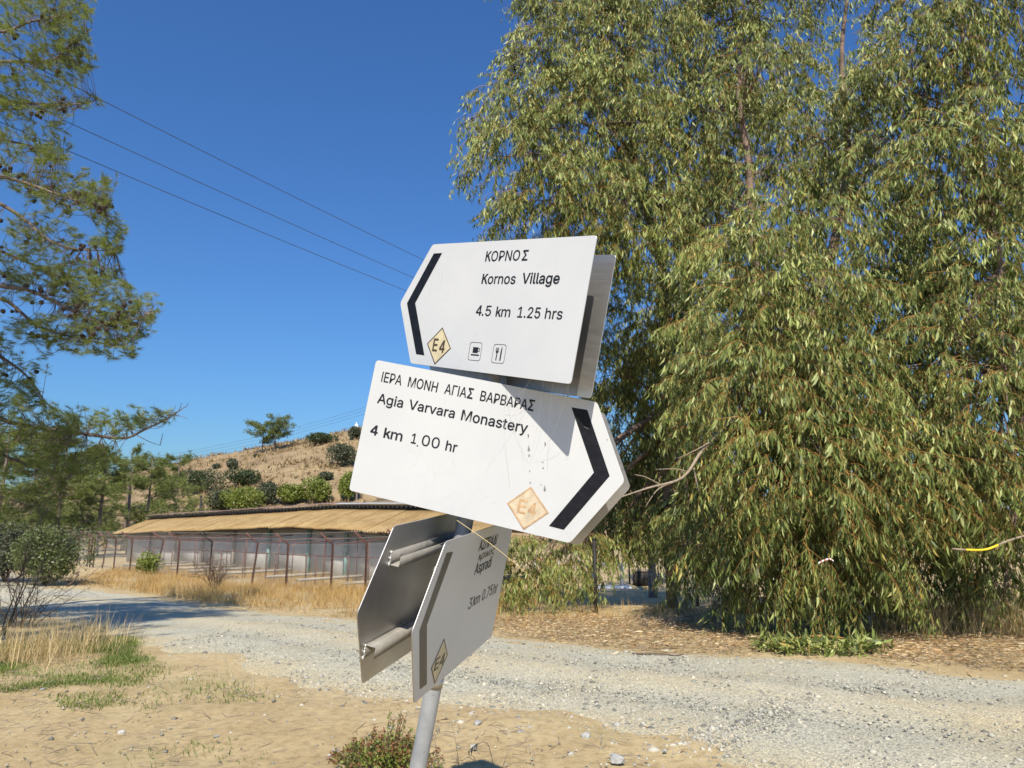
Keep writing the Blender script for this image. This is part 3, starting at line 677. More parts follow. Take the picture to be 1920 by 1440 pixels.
# left crown
gA = np.array([3.55, 16.4, float(terrain(3.55, 16.4)) - .1])
euc_tree('eucalyptus with drooping crown against the open sky, left of the other trees', [gA, at(1250, 820, 16), at(1250, 560, 14.8), at(1190, 300, 13.2), at(1180, 60, 13), at(1190, -120, 13)], .13,
    [(1110, 50, 12.6, 115, 110), (1040, 130, 12.4, 90, 85), (975, 205, 12.0, 80, 70), (985, 290, 11.6, 100, 75), (1060, 370, 11.5, 105, 75), (1120, 230, 12.2, 140, 120), (1215, 90, 13.2, 120, 140),
     (1250, 290, 13.2, 100, 130), (1190, 410, 12.2, 105, 90), (985, 415, 12.2, 62, 42), (1205, 600, 15.6, 80, 90), (1185, 800, 16.8, 66, 80), (1195, 950, 17.6, 85, 60), (1265, 890, 17.2, 66, 76), (1290, 780, 15.6, 50, 90), (1285, 640, 14.6, 46, 80), (1250, 720, 16.6, 66, 70), (1135, 690, 15.8, 50, 60), (1130, 930, 17.4, 45, 50), (1245, 980, 16.4, 66, 42), (1150, 1005, 16.6, 56, 36), (1315, 1000, 14.6, 55, 58), (1325, 1085, 13.6, 46, 50), (1080, 1040, 15.6, 42, 46), (1010, 1060, 14.4, 62, 60), (1215, 470, 12.2, 85, 60), (1150, 460, 11.8, 60, 40),
     (1060, -45, 12.8, 110, 60), (1240, -40, 13.4, 110, 60), (960, 1090, 14.6, 40, 50)], near=110)
# middle tree with two leaders, its boughs sweeping to the ground
gB = np.array([5.2, 11.2, float(terrain(5.2, 11.2)) - .1])
euc_tree('tallest eucalyptus with two bare reddish leaders and boughs sweeping to the ground', [gB, at(1470, 900, 11.2), at(1425, 560, 11.4), at(1408, 400, 11.8), at(1402, 290, 12.0), at(1385, 190, 12.2), at(1392, 90, 12.4), at(1372, 10, 12.6), at(1360, -140, 12.8)], .105,
    [(1495, 430, 9.8, 110, 60), (1400, 500, 10, 95, 75), (1395, 610, 9.8, 92, 88), (1500, 570, 9.6, 130, 90), (1440, 720, 9.6, 140, 105), (1560, 705, 9.5, 95, 100), (1385, 790, 10.0, 80, 92), (1500, 860, 9.1, 145, 95),
     (1385, 930, 10.4, 80, 76), (1640, 880, 9.1, 100, 105), (1560, 990, 9.3, 135, 80), (1480, 1080, 9.9, 90, 75), (1590, 1105, 9.9, 85, 70), (1410, 1030, 10.3, 70, 75), (1480, 1160, 10.2, 90, 45), (1580, 1165, 10.2, 80, 40), (1400, 130, 11.4, 42, 55), (1430, 320, 11.8, 46, 40), (1450, 110, 12.6, 78, 95), (1505, 250, 12.4, 78, 85),
     (1340, 50, 13, 76, 85), (1325, 230, 13.2, 56, 95), (1470, -45, 12.4, 130, 60), (1325, 390, 13.2, 52, 45)],
    back=[(1420, 650, 12.6, 110, 120), (1590, 600, 12.6, 120, 130), (1500, 900, 12.0, 130, 110), (1660, 830, 11.8, 110, 120), (1590, 360, 13.2, 80, 90), (1480, 1060, 11.8, 120, 70), (1640, 1040, 11.6, 90, 70)],
    forks=[([at(1450, 760, 11.2), at(1560, 470, 11.8), at(1590, 280, 12.2), at(1578, 100, 12.6), at(1600, -80, 12.8)], .10)], near=290)
# right tree, cut by the frame
gC = np.array([8.3, 10.2, float(terrain(8.3, 10.2)) - .1])
euc_tree('eucalyptus filling the right edge of the view', [gC, at(1930, 850, 10.4), at(1870, 480, 10.6), at(1820, 200, 10.8), at(1790, -100, 11)], .12,
    [(1750, 110, 10.4, 105, 110), (1860, 40, 10, 110, 110), (1800, 320, 9.6, 120, 120), (1700, 490, 11.6, 66, 95), (1870, 520, 9.2, 105, 120), (1800, 650, 9.2, 92, 105), (1890, 770, 8.8, 100, 115), (1750, 880, 9.0, 115, 85),
     (1880, 940, 8.9, 80, 65), (1670, 170, 11.2, 70, 100), (1850, 1075, 10.4, 62, 42), (1900, 230, 9.6, 80, 110), (1690, 300, 10.8, 70, 80), (1780, -40, 10.6, 140, 60), (1880, 1130, 10.2, 50, 40)], near=200, back=[(1720, 600, 12.2, 100, 130), (1830, 420, 12.0, 110, 120), (1850, 760, 11.4, 100, 130), (1760, 960, 11.2, 110, 90), (1880, 1010, 11.0, 80, 60)])
# smaller tree further back under whose crown the pale trunk shows
gD = G(1224, 1121); gD = np.array([gD[0], gD[1], gD[2] - .1])
euc_tree('slim eucalyptus with pale straight trunk standing behind the roadside trees', [gD, at(1222, 1010, 24.6), at(1228, 850, 24.6), at(1240, 600, 24.6), at(1260, 300, 24.8)], .135,
    [(1300, 660, 22, 130, 160), (1440, 330, 21, 150, 160), (1200, 790, 22, 90, 90), (1340, 420, 22, 90, 110), (1560, 150, 22, 120, 110)], density=11, lscale=1.75)

# fallen leafy branch at the foot of the middle tree
T = thing('fallen_branch', 'freshly fallen leafy branch lying on the edge of the gravel', 'branch', G(1530, 1228))
b0 = np.array(T.location); mb = MB(); lf, tw = MB(), MB()
n_ = 600; tt_ = rng.uniform(0, 1, n_); line_ = curve_pts([G(1425, 1222), G(1540, 1228), G(1655, 1226)], 40)
pos = line_[(tt_ * 39).astype(int)] + np.column_stack([rng.normal(0, .07, n_), rng.normal(0, .12, n_), rng.uniform(.03, .15, n_)]) - b0
lf.add(*scatter((LV * np.array([1.5, 1, 1]), LF), pos, rand_rot(n_), rng.uniform(.09, .16, n_)))
mb.tube(curve_pts([G(1440, 1218) - b0 + [0, 0, .05], G(1540, 1212) - b0 + [0, 0, .12], G(1660, 1222) - b0 + [0, 0, .05]], 14), np.linspace(.014, .005, 14), 6)
tag(lf.build('leaves', M['euc'], T), kind='stuff'); mb.build('stem', M['euc_twig'], T)
# dead grey bough hanging out of the left crown, yellow-painted cut branch, tape
T = thing('dead_bough', 'bare grey dead bough slanting out of the leaves right of the middle plate', 'branch', at(1375, 785, 9.4)); b0 = np.array(T.location)
mb = MB(); mb.tube(curve_pts([at(1420, 740, 9.8), at(1375, 785, 9.4), at(1320, 840, 9.2), at(1280, 895, 9.1), at(1215, 915, 9.0), at(1140, 940, 8.9)], 26) - b0, np.linspace(.035, .006, 26), 8); mb.build('stem', M['twig'], T, smooth=True)
mb = MB()
for a, b in (((1330, 830), (1270, 860)), ((1290, 885), (1230, 880)), ((1260, 905), (1210, 950)), ((1350, 805), (1330, 770)), ((1240, 910), (1190, 890)), ((1300, 870), (1310, 920))):
    mb.tube(curve_pts([at(*a, 9.2), (at(*a, 9.2) + at(*b, 9.0)) / 2 + rng.normal(0, .04, 3), at(*b, 9.0)], 8) - b0, np.linspace(.012, .003, 8), 5)
mb.build('side_twigs', M['twig'], T)
T = thing('cut_branch', 'bare branch with a bright yellow painted length at right edge', 'branch', at(1905, 1010, 8.2)); b0 = np.array(T.location)
cp = curve_pts([at(2010, 985, 8.5), at(1920, 1005, 8.3), at(1885, 1016, 8.2), at(1850, 1030, 8.2), at(1815, 1031, 8.2), at(1785, 1029, 8.2)], 24) - b0
mb = MB(); mb.tube(cp[:12], .011, 8); mb.build('bare_length', M['twig'], T, smooth=True)
mb = MB(); mb.tube(cp[11:20], .0125, 8); mb.build('painted_length', M['yellow_paint'], T, smooth=True)
mb = MB(); mb.tube(cp[19:], .010, 8); mb.build('bare_length', M['twig'], T, smooth=True)
tp = curve_pts([at(1535, 1057, 8.2), at(1545, 1052, 8.2), at(1556, 1049, 8.2), at(1563, 1053, 8.2)], 10)
T = thing('barrier_tape', 'scrap of red and white tape caught among the low leaves', 'tape', tp[0]); b0 = np.array(T.location)
for i in range(9):
    mb = MB(); mb.add([tp[i] - b0, tp[i + 1] - b0, tp[i + 1] - b0 + [0, .004, .016], tp[i] - b0 + [0, .004, .016]], [[0, 1, 2, 3]]); mb.build('stripe', M['red_paint' if i % 2 else 'white_paint'], T)

# ------------------------------------------------------------------ pines
def tuft_variant(seed, n=54, ln=.125, w=.0021, spread=1.25):
    r = np.random.default_rng(seed); V = []
    for k in range(n):
        a = r.uniform(0, 6.28); th = abs(r.normal(0, spread * .6)); d = np.array([math.cos(th), math.sin(th) * math.cos(a), math.sin(th) * math.sin(a)])
        s = np.cross(d, r.normal(size=3)); s /= np.linalg.norm(s); p0 = np.array([r.uniform(-.09, .02), 0, 0]); L = ln * r.uniform(.7, 1.1)
        V += [p0 + s * w, p0 - s * w, p0 + d * L + np.array([0, 0, -.012]) * r.uniform(0, 1)]
    return np.array(V), np.arange(3 * n).reshape(-1, 3)
TUFTS = [tuft_variant(k) for k in range(8)]
FTUFTS = [tuft_variant(50 + k, 22, .40, .0105, 1.3) for k in range(8)]
cone_mb = MB()
for i, (z, r_) in enumerate(((0, .012), (.012, .027), (.03, .034), (.05, .029), (.068, .018), (.08, .005))): pass
cone_mb.tube(np.array([[0, 0, 0], [0, 0, -.012], [0, 0, -.03], [0, 0, -.05], [0, 0, -.068], [0, 0, -.08]]), [.012, .027, .034, .029, .018, .004], 9)
for k in range(26):
    a = k * 2.4; zz = -.012 - .055 * k / 26; rr = np.interp(-zz, [.012, .03, .05, .068], [.027, .034, .029, .018])
    cone_mb.box((rr * math.cos(a), rr * math.sin(a), zz), (.012, .012, .006), rotz(a))
CONE = cone_mb.mesh('pine_cone', M['cone'])
PD = 12.0
pbase = np.array([-10.9, 12.2, float(terrain(-10.9, 12.2)) - .1])
PINE = thing('pine_tree', 'big pine with cone-laden branches reaching in from the left edge', 'tree', pbase)
tp = curve_pts([pbase, pbase + [.2, 0, 3], pbase + [.1, .1, 6.5], pbase + [.3, 0, 10], pbase + [.2, 0, 13.5]], 30) - pbase
mb = MB(); mb.tube(tp, np.linspace(.26, .05, 30), 12); mb.build('trunk', M['pine_bark'], PINE, smooth=True)
boughs = [
 ([(-60, 40), (0, 60), (60, 40), (110, 30)], 11.6), ([(-80, 130), (0, 116), (95, 113), (137, 79), (165, 60)], 12.0), ([(-80, 190), (0, 190), (80, 195), (150, 195), (180, 188)], 12.3),
 ([(-80, 250), (0, 262), (60, 275), (105, 300)], 12.6), ([(-80, 310), (0, 330), (55, 345), (130, 372), (195, 390)], 11.7), ([(-80, 350), (0, 382), (50, 415), (95, 452), (150, 468), (215, 470)], 11.9),
 ([(-80, 520), (0, 536), (60, 546), (130, 580), (190, 606), (250, 600), (290, 585)], 11.5), ([(-80, 590), (0, 560), (70, 610), (150, 635), (230, 650)], 12.1), ([(-80, 620), (0, 668), (50, 705), (85, 752)], 12.0),
 ([(-80, 740), (0, 785), (70, 802), (150, 812), (230, 822), (270, 806), (312, 786), (345, 764)], 11.8), ([(-80, 800), (0, 850), (70, 880), (120, 900)], 12.4), ([(-80, -40), (20, -30), (90, -10), (140, -10)], 12.0), ([(-80, 440), (0, 470), (70, 500), (120, 520)], 12.3),
 ([(-80, 900), (0, 930), (60, 950)], 12.6)]
clumps = [(60, 30, 110, 50, 150), (130, 60, 50, 50, 70), (140, 110, 40, 45, 70), (60, 110, 80, 40, 80), (60, 180, 110, 45, 120), (165, 190, 22, 16, 12), (50, 255, 90, 55, 110), (95, 280, 30, 40, 34), (110, 350, 100, 40, 110), (180, 370, 32, 42, 80),
 (205, 445, 36, 36, 62), (70, 440, 80, 45, 80), (90, 515, 110, 45, 150), (190, 550, 70, 50, 120), (255, 585, 45, 40, 70), (150, 610, 120, 42, 120), (60, 640, 80, 50, 55), (200, 650, 70, 22, 45), (25, 725, 50, 45, 60), (50, 785, 90, 45, 90),
 (150, 790, 70, 26, 46), (215, 790, 45, 24, 34), (260, 778, 40, 16, 20), (60, 870, 110, 50, 110), (150, 850, 80, 30, 50), (40, 950, 70, 40, 50), (30, -30, 150, 50, 90), (310, 775, 22, 12, 7), (-60, 300, 60, 300, 240), (-60, 700, 60, 200, 160)]
bl = []
for pts, dep in boughs:
    w = curve_pts([tp[int(np.clip((at(pts[0][0], pts[0][1], dep)[2] + .1) / 13.5 * 29, 0, 28))] + pbase] + [at(a, b, dep + .12 * math.sin(a * .03)) for a, b in pts], 26)
    mb = MB(); mb.tube(w - pbase, np.linspace(.05, .007, 26), 7); mb.build('bough', M['pine_bark'], PINE, smooth=True); bl.append(w)
BLP = np.concatenate(bl)
tf, tg = MB(), MB(); cones = []
for (px, py, rx, ry, n) in clumps:
    for k in range(int(n * 1.1)):
        a = rng.uniform(0, 6.28); r_ = math.sqrt(rng.uniform(0, 1)) * (1 + .25 * math.sin(a * 3 + px))
        p = at(px + rx * r_ * math.cos(a), py + ry * r_ * math.sin(a), 11.9 + rng.normal(0, .45))
        j = np.argmin(np.linalg.norm(BLP - p, axis=1) + .15 * rng.random(len(BLP))); d = p - BLP[j]; L = np.linalg.norm(d) + 1e-6
        if L > .85: continue
        mid = (p + BLP[j]) / 2 + rng.normal(0, .09, 3) * min(1, L) - np.array([0, 0, .12 * L])
        tw = curve_pts([BLP[j], mid, p], 6); tg.tube(tw - pbase, np.linspace(.0065, .0028, 6), 3, cap=False)
        dd = tw[-1] - tw[-2] + rng.normal(0, .03, 3); dd[2] += abs(dd).max() * .3; dd /= np.linalg.norm(dd)
        for q in range(2):
            o_ = p - q * .12 * dd * rng.uniform(.5, 1.2) - pbase + rng.normal(0, .02, 3)
            d2 = dd + rng.normal(0, .35, 3) * q; d2 /= np.linalg.norm(d2)
            tf.add(*scatter(TUFTS[rng.integers(8)], o_[None], rotations(d2[None] / 1, 0), np.array([rng.uniform(.8, 1.15)])))
        if rng.random() < .07 and py < 720: cones.append(mid + rng.normal(0, .05, 3))
tag(tf.build('needles', M['pine'], PINE), kind='stuff'); tag(tg.build('twigs', M['pine_bark'], PINE), kind='stuff')
for c in cones:
    for q in range(rng.integers(1, 4)):
        o = obj('pine_cone', CONE, PINE); o.location = c - pbase + rng.normal(0, .05, 3); o.rotation_euler = (rng.uniform(-.8, .8), rng.uniform(-.8, .8), rng.uniform(0, 6)); s = rng.uniform(.85, 1.2); o.scale = (s, s, s)
# its bare forked tip
mb = MB()
for a, b in (((270, 806), (265, 778)), ((290, 797), (300, 770)), ((312, 786), (330, 760)), ((325, 778), (352, 785)), ((335, 770), (340, 755)), ((255, 815), (300, 835)), ((300, 835), (305, 812)), ((240, 820), (225, 795)), ((345, 764), (353, 756))):
    mb.tube(curve_pts([at(*a, 11.8), (at(*a, 11.8) + at(*b, 11.7)) / 2 + rng.normal(0, .02, 3), at(*b, 11.7)], 6) - pbase, np.linspace(.007, .003, 6), 4)
mb.build('bare_twigs', M['pine_bark'], PINE)

def far_pine(label, x, y, h, cw, n, z=None, group=None, mat='pine_far', fs=1.0, lean=0, flat=.0, f0=.13):
    z = float(terrain(x, y)) if z is None else z; b = np.array([x, y, z - .1]); T = thing('pine_tree', label, 'tree', b, group)
    tp = curve_pts([[0, 0, 0], [lean * .3, 0, h * .35], [lean * .6, .1, h * .7], [lean, 0, h * .96]], 14)
    mb = MB(); mb.tube(tp, np.linspace(.018 * h + .03, .03, 14), 8); mb.build('trunk', M['pine_bark'], T, smooth=True)
    lf, tw = MB(), MB(); nb = int(8 + h * 1.6)
    for k in range(nb):
        f = f0 + (.97 - f0) * (k + rng.random()) / nb; i = int(f * 13); a = rng.uniform(0, 6.28)
        L = cw * .5 * (1.15 - .75 * max(0, f - .35) / .65 * (1 - flat)) * rng.uniform(.6, 1.1)
        e = tp[i] + np.array([math.cos(a) * L, math.sin(a) * L, L * rng.uniform(.0, .45)])
        br = curve_pts([tp[i], (tp[i] + e) / 2 + [0, 0, -.08 * L], e], 8); tw.tube(br, np.linspace(.045, .012, 8), 4, cap=False)
        m_ = max(6, int(n / nb)); q = rng.uniform(.3, 1.02, m_); pos = np.stack([np.interp(q * 7, range(8), br[:, c]) for c in range(3)], 1) + rng.normal(0, 1, (m_, 3)) * np.array([.16, .16, .11]) * (L * .55 + .35)
        d = rng.normal(size=(m_, 3)) + np.array([math.cos(a), math.sin(a), .6]); d /= np.linalg.norm(d, axis=1)[:, None]
        vi = rng.integers(8, size=m_); Rm = rotations(d, 0)
        for v in range(8):
            s = vi == v
            if s.any(): lf.add(*scatter(FTUFTS[v], pos[s], Rm[s], rng.uniform(.7, 1.2, s.sum()) * fs))
    tag(lf.build('crown', M[mat], T), kind='stuff'); tw.build('limbs', M['pine_bark'], T); return T
fp = [(30, 46, 9.2, 8.5, 1500, 'dense pine behind the bare bush at the left edge'), (140, 53, 9.4, 8.5, 1500, 'broad pine filling the gap under the big pine branches'), (215, 57, 8.8, 7.8, 1300, 'olive green pine left of the brown wooden pole'),
      (300, 64, 8.6, 8.2, 1200, 'rounded pine behind the far end of the shed roof'), (350, 76, 10.6, 7.5, 900, 'pale open-crowned pine rising beside the hill'), (90, 62, 12.0, 9.5, 1300, 'tall pine behind the other pines at far left'), (-20, 52, 10.5, 8.5, 1000, 'pine cut off by the left edge of the view'), (262, 70, 10.4, 8, 1000, 'slender pine half hidden behind the rounded pine'), (180, 74, 11.5, 9, 1000, 'dull green pine farthest back between the others')]
for px, dep, h, cw, n, lb in fp:
    x = (px - 960) / FPX * dep / CP; far_pine(lb, x, dep, h, cw, n, group='pines beyond the fence', fs=.9 + dep * .006)
for x, y, h, cw, n, lb in ((-9.6, 5.2, 12.0, 7.5, 1600, 'pine just outside the left edge whose shade falls over the track'), (-6.8, 2.2, 13.0, 5.6, 1300, 'pine beside the camera at left whose shade reaches across the track')):
    far_pine(lb, x, y, h, cw, n, group='pines beside the camera', fs=.8, f0=.62)
for px, py, dep, h, cw, lb in ((492, 838, 124, 5.6, 5.5, 'lone pine pair, left tree, on the hill skyline'), (516, 826, 124, 6.2, 5.2, 'lone pine pair, right tree, on the hill skyline')):
    p = at(px, py, dep); far_pine(lb, p[0], p[1], h, cw, 1500, z=min(p[2], float(hill_z(p[0], p[1]))) + .1, group='pines on the skyline', fs=1.0, flat=.85, f0=.34)

# ------------------------------------------------------------------ bushes
QUAD = (np.array([[-.5, 0, 0], [0, -.28, .08], [.5, 0, 0], [0, .28, .08]]), np.array([[0, 1, 2, 3]]))
def bush(label, c, rx, ry, rz, n, mat, leaf, group=None, lobes=7, name='bush'):
    """c = ground point; lumpy dome of separate leaves on a few stems"""
    T = thing(name, label, 'bush', c, group); lf, st = MB(), MB()
    for k in range(lobes):
        a = rng.uniform(0, 6.28); q = rng.uniform(.1, .62) if k else 0
        lc = np.array([rx * q * math.cos(a), ry * q * math.sin(a), rz * rng.uniform(.42, .72)]); lr = np.array([rx, ry, rz * .8]) * rng.uniform(.42, .62)
        m_ = n // lobes; d = rng.normal(size=(m_, 3)); d /= np.linalg.norm(d, axis=1)[:, None]
        pos = lc + d * lr * (rng.uniform(.5, 1.04, m_) ** .5)[:, None]; pos[:, 2] = np.maximum(pos[:, 2], .03 * rz)
        lf.add(*scatter(QUAD, pos, rand_rot(m_), rng.uniform(.6, 1.3, m_) * leaf))
        st.tube(curve_pts([[0, 0, -.05], lc * .5 + rng.normal(0, .04 * rx, 3), lc], 6), np.linspace(.03, .01, 6) * max(.35, rz * .5), 5)
    tag(lf.build('leaves', mat, T), kind='stuff'); st.build('stems', M['twig_dark'], T); return T
def hill_pt(px, py):
    return gnd(px, py, hill_z)
hb = [(598, 834, 36, 15, 'bush_dark', 'dark flat-topped bush on the skyline right of the lone pines'), (642, 874, 27, 26, 'bush_olive', 'round grey-green bush beside the edge of the middle plate'), (668, 824, 14, 15, 'bush_olive', 'small olive bush near the hilltop at the plate edge'),
      (436, 882, 11, 14, 'bush_olive', 'small round bush on the bare slope'), (405, 880, 8, 6, 'bush_olive', 'tiny scrub bush left of the small round bush'), (455, 912, 34, 20, 'bush_dark', 'dark green thicket at the right of the slope foot'),
      (375, 925, 48, 28, 'bush_dark', 'wide dark thicket below the small round bush'), (505, 945, 24, 26, 'bush_olive', 'dull green bush behind the shed ridge'), (548, 945, 26, 24, 'bush_bright', 'yellow-green bush behind the shed ridge, left one'), (592, 945, 30, 32, 'bush_bright', 'large yellow-green bush behind the shed ridge'), (656, 938, 28, 34, 'bush_bright', 'yellow-green bush cut by the plate edge'),
      (460, 960, 44, 30, 'bush_bright', 'low bright bush above the shed roof left end'), (410, 960, 20, 26, 'bush_olive', 'grey bush beside the short dark pole'), (610, 900, 12, 9, 'bush_olive', 'little bush on the mid slope'), (480, 858, 6, 4, 'bush_olive', 'speck of scrub below the lone pines')]
for px, py, rx, rz, mt, lb in hb:
    p = hill_pt(px, py); s = p[1] / FPX; bush(lb, p, rx * s * 1.1, rx * s, rz * s * 1.45, 3400, M[mt], .27, 'bushes on the hill', lobes=11)
def blades(pos, h, w, lean, bend=.35):
    """curved three-segment blades as arrays"""
    n = len(pos); a = rng.uniform(0, 6.28, n); ln_ = np.abs(rng.normal(0, lean, n)); d = np.stack([np.cos(a) * ln_, np.sin(a) * ln_, np.ones(n)], 1); d /= np.linalg.norm(d, axis=1)[:, None]
    s = np.stack([-np.sin(a + rng.normal(0, .8, n)), np.cos(a), np.zeros(n)], 1) * (w * .5)[:, None]
    bd = np.stack([np.cos(a), np.sin(a), -np.ones(n) * .25], 1) * (h * rng.uniform(0, bend, n))[:, None]
    m_ = pos + d * (h * .55)[:, None] + bd * .3; t_ = pos + d * h[:, None] + bd
    V = np.stack([pos - s, pos + s, m_ + s * .8, m_ - s * .8, t_], 1); base = (np.arange(n) * 5)[:, None]
    return V.reshape(-1, 3), np.concatenate([base + np.array([[0, 1, 2]]), base + np.array([[0, 2, 3]]), base + np.array([[3, 2, 4]])])
# scrub and dry tussocks on the slope: nobody could count them
n = 16000; px = rng.uniform(-110, 30, n); py = rng.uniform(76, 140, n); hz = hill_z(px, py); keep = vnoise(px * .22, py * .3) + rng.normal(0, .18, n) > -.02
pos = np.stack([px, py, hz + .12], 1)[keep]; sc = rng.uniform(.35, 1.0, len(pos))
mb = MB()
mb.add(*scatter(QUAD, pos + rng.normal(0, .22, pos.shape) * [1, 1, .3], rand_rot(len(pos)), sc * .7))
for q in range(3): mb.add(*blades(pos - [0, 0, .15] + rng.normal(0, .3, pos.shape) * [1, 1, 0], sc * .9, sc * .16, .5))
tag(mb.build('dry_scrub', leafmat('dry_scrub_leaf', [(0, (.15, .12, .075)), (.45, (.30, .215, .12)), (.8, (.42, .31, .17)), (1, (.16, .15, .08))], .9, 0, .1)), 'dry tussocks and scrub covering the hill slope', 'scrub', kind='stuff')
# bushes by the track
g_ = G(85, 1098); bush('rounded leafy green bush beside the fence corner at left', g_ + np.array([0, 0, 0]), 1.9, 1.6, 2.1, 7000, leafmat('fence_bush_leaf', [(0, (.07, .095, .03)), (1, (.17, .20, .075))], .5, .2), .12, lobes=10)
g_ = G(10, 1092); bush('dull green bush mass at the left edge beyond the bare twigs', g_, 2.4, 1.8, 2.3, 6000, M['bush_olive'], .14, lobes=11)
g_ = G(278, 1077); bush('small green bush among the fence posts', g_, .85, .7, 1.0, 1500, M['bush_bright'], .13)
DRY_BUSH = G(402, 1104)
# bare twiggy bush at the left edge
def twig_bush(label, c, r, h, n, mat, depth=3, thick=.012, name='bare_bush', cat='bush', lean=(0, 0)):
    T = thing(name, label, cat, c); mb = MB()
    def grow(p, d, L, rad, lev):
        m_ = 5; pts = [p]
        for k in range(m_):
            d = d + rng.normal(0, .13, 3); d /= np.linalg.norm(d); pts.append(pts[-1] + d * L / m_)
        mb.tube(pts, np.linspace(rad, rad * .45, m_ + 1), 3 if lev else 5, cap=False)
        if lev < depth:
            for k in range(4 if lev < 2 else 3):
                i = rng.integers(2, m_ + 1); a = rng.normal(0, .65, 3); grow(pts[i], (d + a) / np.linalg.norm(d + a), L * rng.uniform(.4, .65), rad * .5, lev + 1)
    for k in range(n):
        a = rng.uniform(0, 6.28); q = rng.uniform(.1, .9); d = np.array([math.cos(a) * q * r / h + lean[0], math.sin(a) * q * r / h + lean[1], 1.]); d /= np.linalg.norm(d)
        grow(np.array([math.cos(a) * .12 * r, math.sin(a) * .12 * r, -.03]), d, h * rng.uniform(.5, .75), thick, 0)
    mb.build('stems', mat, T); return T
g_ = G(-20, 1190); twig_bush('leafless dark twiggy bush at the left edge beside the track', g_, 1.5, 1.75, 20, M['twig_dark'], 3, .012)
twig_bush('dark dried-out bush against the black fence post', DRY_BUSH, 1.0, 1.25, 24, M['twig_dark'], 3, .014)
g_ = G(45, 1175); twig_bush('smaller bare twiggy bush leaning over the track at left', g_, 1.0, 1.0, 14, M['twig_dark'], 3, .009, lean=(.3, 0))
g_ = G(1320, 1165); twig_bush('tangle of dead brushwood under the trees', g_, 1.3, .55, 18, M['twig'], 2, .009, 'brushwood')
g_ = G(1230, 1178); twig_bush('low fan of pale dead twigs on the leaf litter', g_, 1.2, .40, 12, M['twig'], 2, .008, 'brushwood')
g_ = G(1360, 1120); twig_bush('tall reddish dead brush at the foot of the middle tree', g_, 1.1, 1.5, 18, simple('reddish_dead_twig', (.20, .12, .08), .9), 3, .009, 'brushwood')
g_ = G(1830, 1120); twig_bush('bare pale twigs under the yellow branch', g_, 1.2, 1.1, 14, M['twig'], 2, .008, 'brushwood')
g_ = G(139, 1101); mb = MB(); mb.tube([[-.28, 0, .01], [-.05, 0, .22], [.12, 0, .50]], [.05, .035, .03], 6); mb.tube([[.10, 0, .42], [.0, .02, .52], [.16, 0, .58]], [.04, .05, .02], 6)
T = thing('broken_stick', 'dark broken stick propped up at the far track edge', 'stick', g_); mb.build('stem', M['twig_dark'], T)
# low flowering shrub at the post
sx = np.array([-.72, 4.35, 0]); sx[2] = float(terrain(sx[0], sx[1])); T = thing('low_shrub', 'low shrub with rust-brown flower heads in front of the pole foot', 'shrub', sx)
lf, st, fl = MB(), MB(), MB()
for k in range(210):
    a = rng.uniform(0, 6.28); q = math.sqrt(rng.uniform(0, 1)); e = np.array([.33 * q * math.cos(a), .25 * q * math.sin(a), (.215 if rng.random() > .06 else .27) * math.sqrt(max(.05, 1 - q * q * .85)) * rng.uniform(.75, 1.05)])
    if k < 8: e = np.array([.10 + .04 * rng.normal(), 0, .33 + .03 * rng.normal()])
    s_ = curve_pts([[e[0] * .15, e[1] * .15, 0], e * [.6, .6, .55], e], 5); st.tube(s_, np.linspace(.0035, .0014, 5), 3, cap=False)
    m_ = 16; q_ = rng.uniform(.45, 1, m_); pos = np.stack([np.interp(q_ * 4, range(5), s_[:, c]) for c in range(3)], 1) + rng.normal(0, .012, (m_, 3)); lf.add(*scatter(QUAD, pos, rand_rot(m_), rng.uniform(.012, .026, m_)))
    if rng.random() < .55:
        m_ = 14; fl.add(*scatter(QUAD, e + rng.normal(0, .009, (m_, 3)), rand_rot(m_), rng.uniform(.010, .018, m_)))
tag(lf.build('leaves', M['bush_bright'], T), kind='stuff'); st.build('stems', M['twig_dark'], T)
tag(fl.build('flower_heads', leafmat('rust_flower', [(0, (.12, .04, .02)), (.6, (.24, .09, .04)), (1, (.35, .18, .09))], .8, .1), T), kind='stuff')
mb = MB()
for (x0, x1, zt) in ((.42, .30, .24), (.62, .52, .14), (.66, .80, .13), (.3, .2, .2)):
    p_ = curve_pts([[x0, 0, 0], [(x0 * .6 + x1 * .4), 0, zt], [x1, .02, zt * .98], [x1 - .05 if x1 < x0 else x1 + .05, .02, zt * .7]], 14); mb.tube(p_, .0016, 4)
    for k in range(5): e = p_[9 + k]; mb.tube([e, e + [rng.normal(0, .008), 0, -.035]], [.004, .001], 4)
o = mb.build('wild_oat', M['twig']); o.location = sx + [0, .1, 0]; tag(o, 'dry nodding grass stalks right of the low shrub', 'grass stalk')

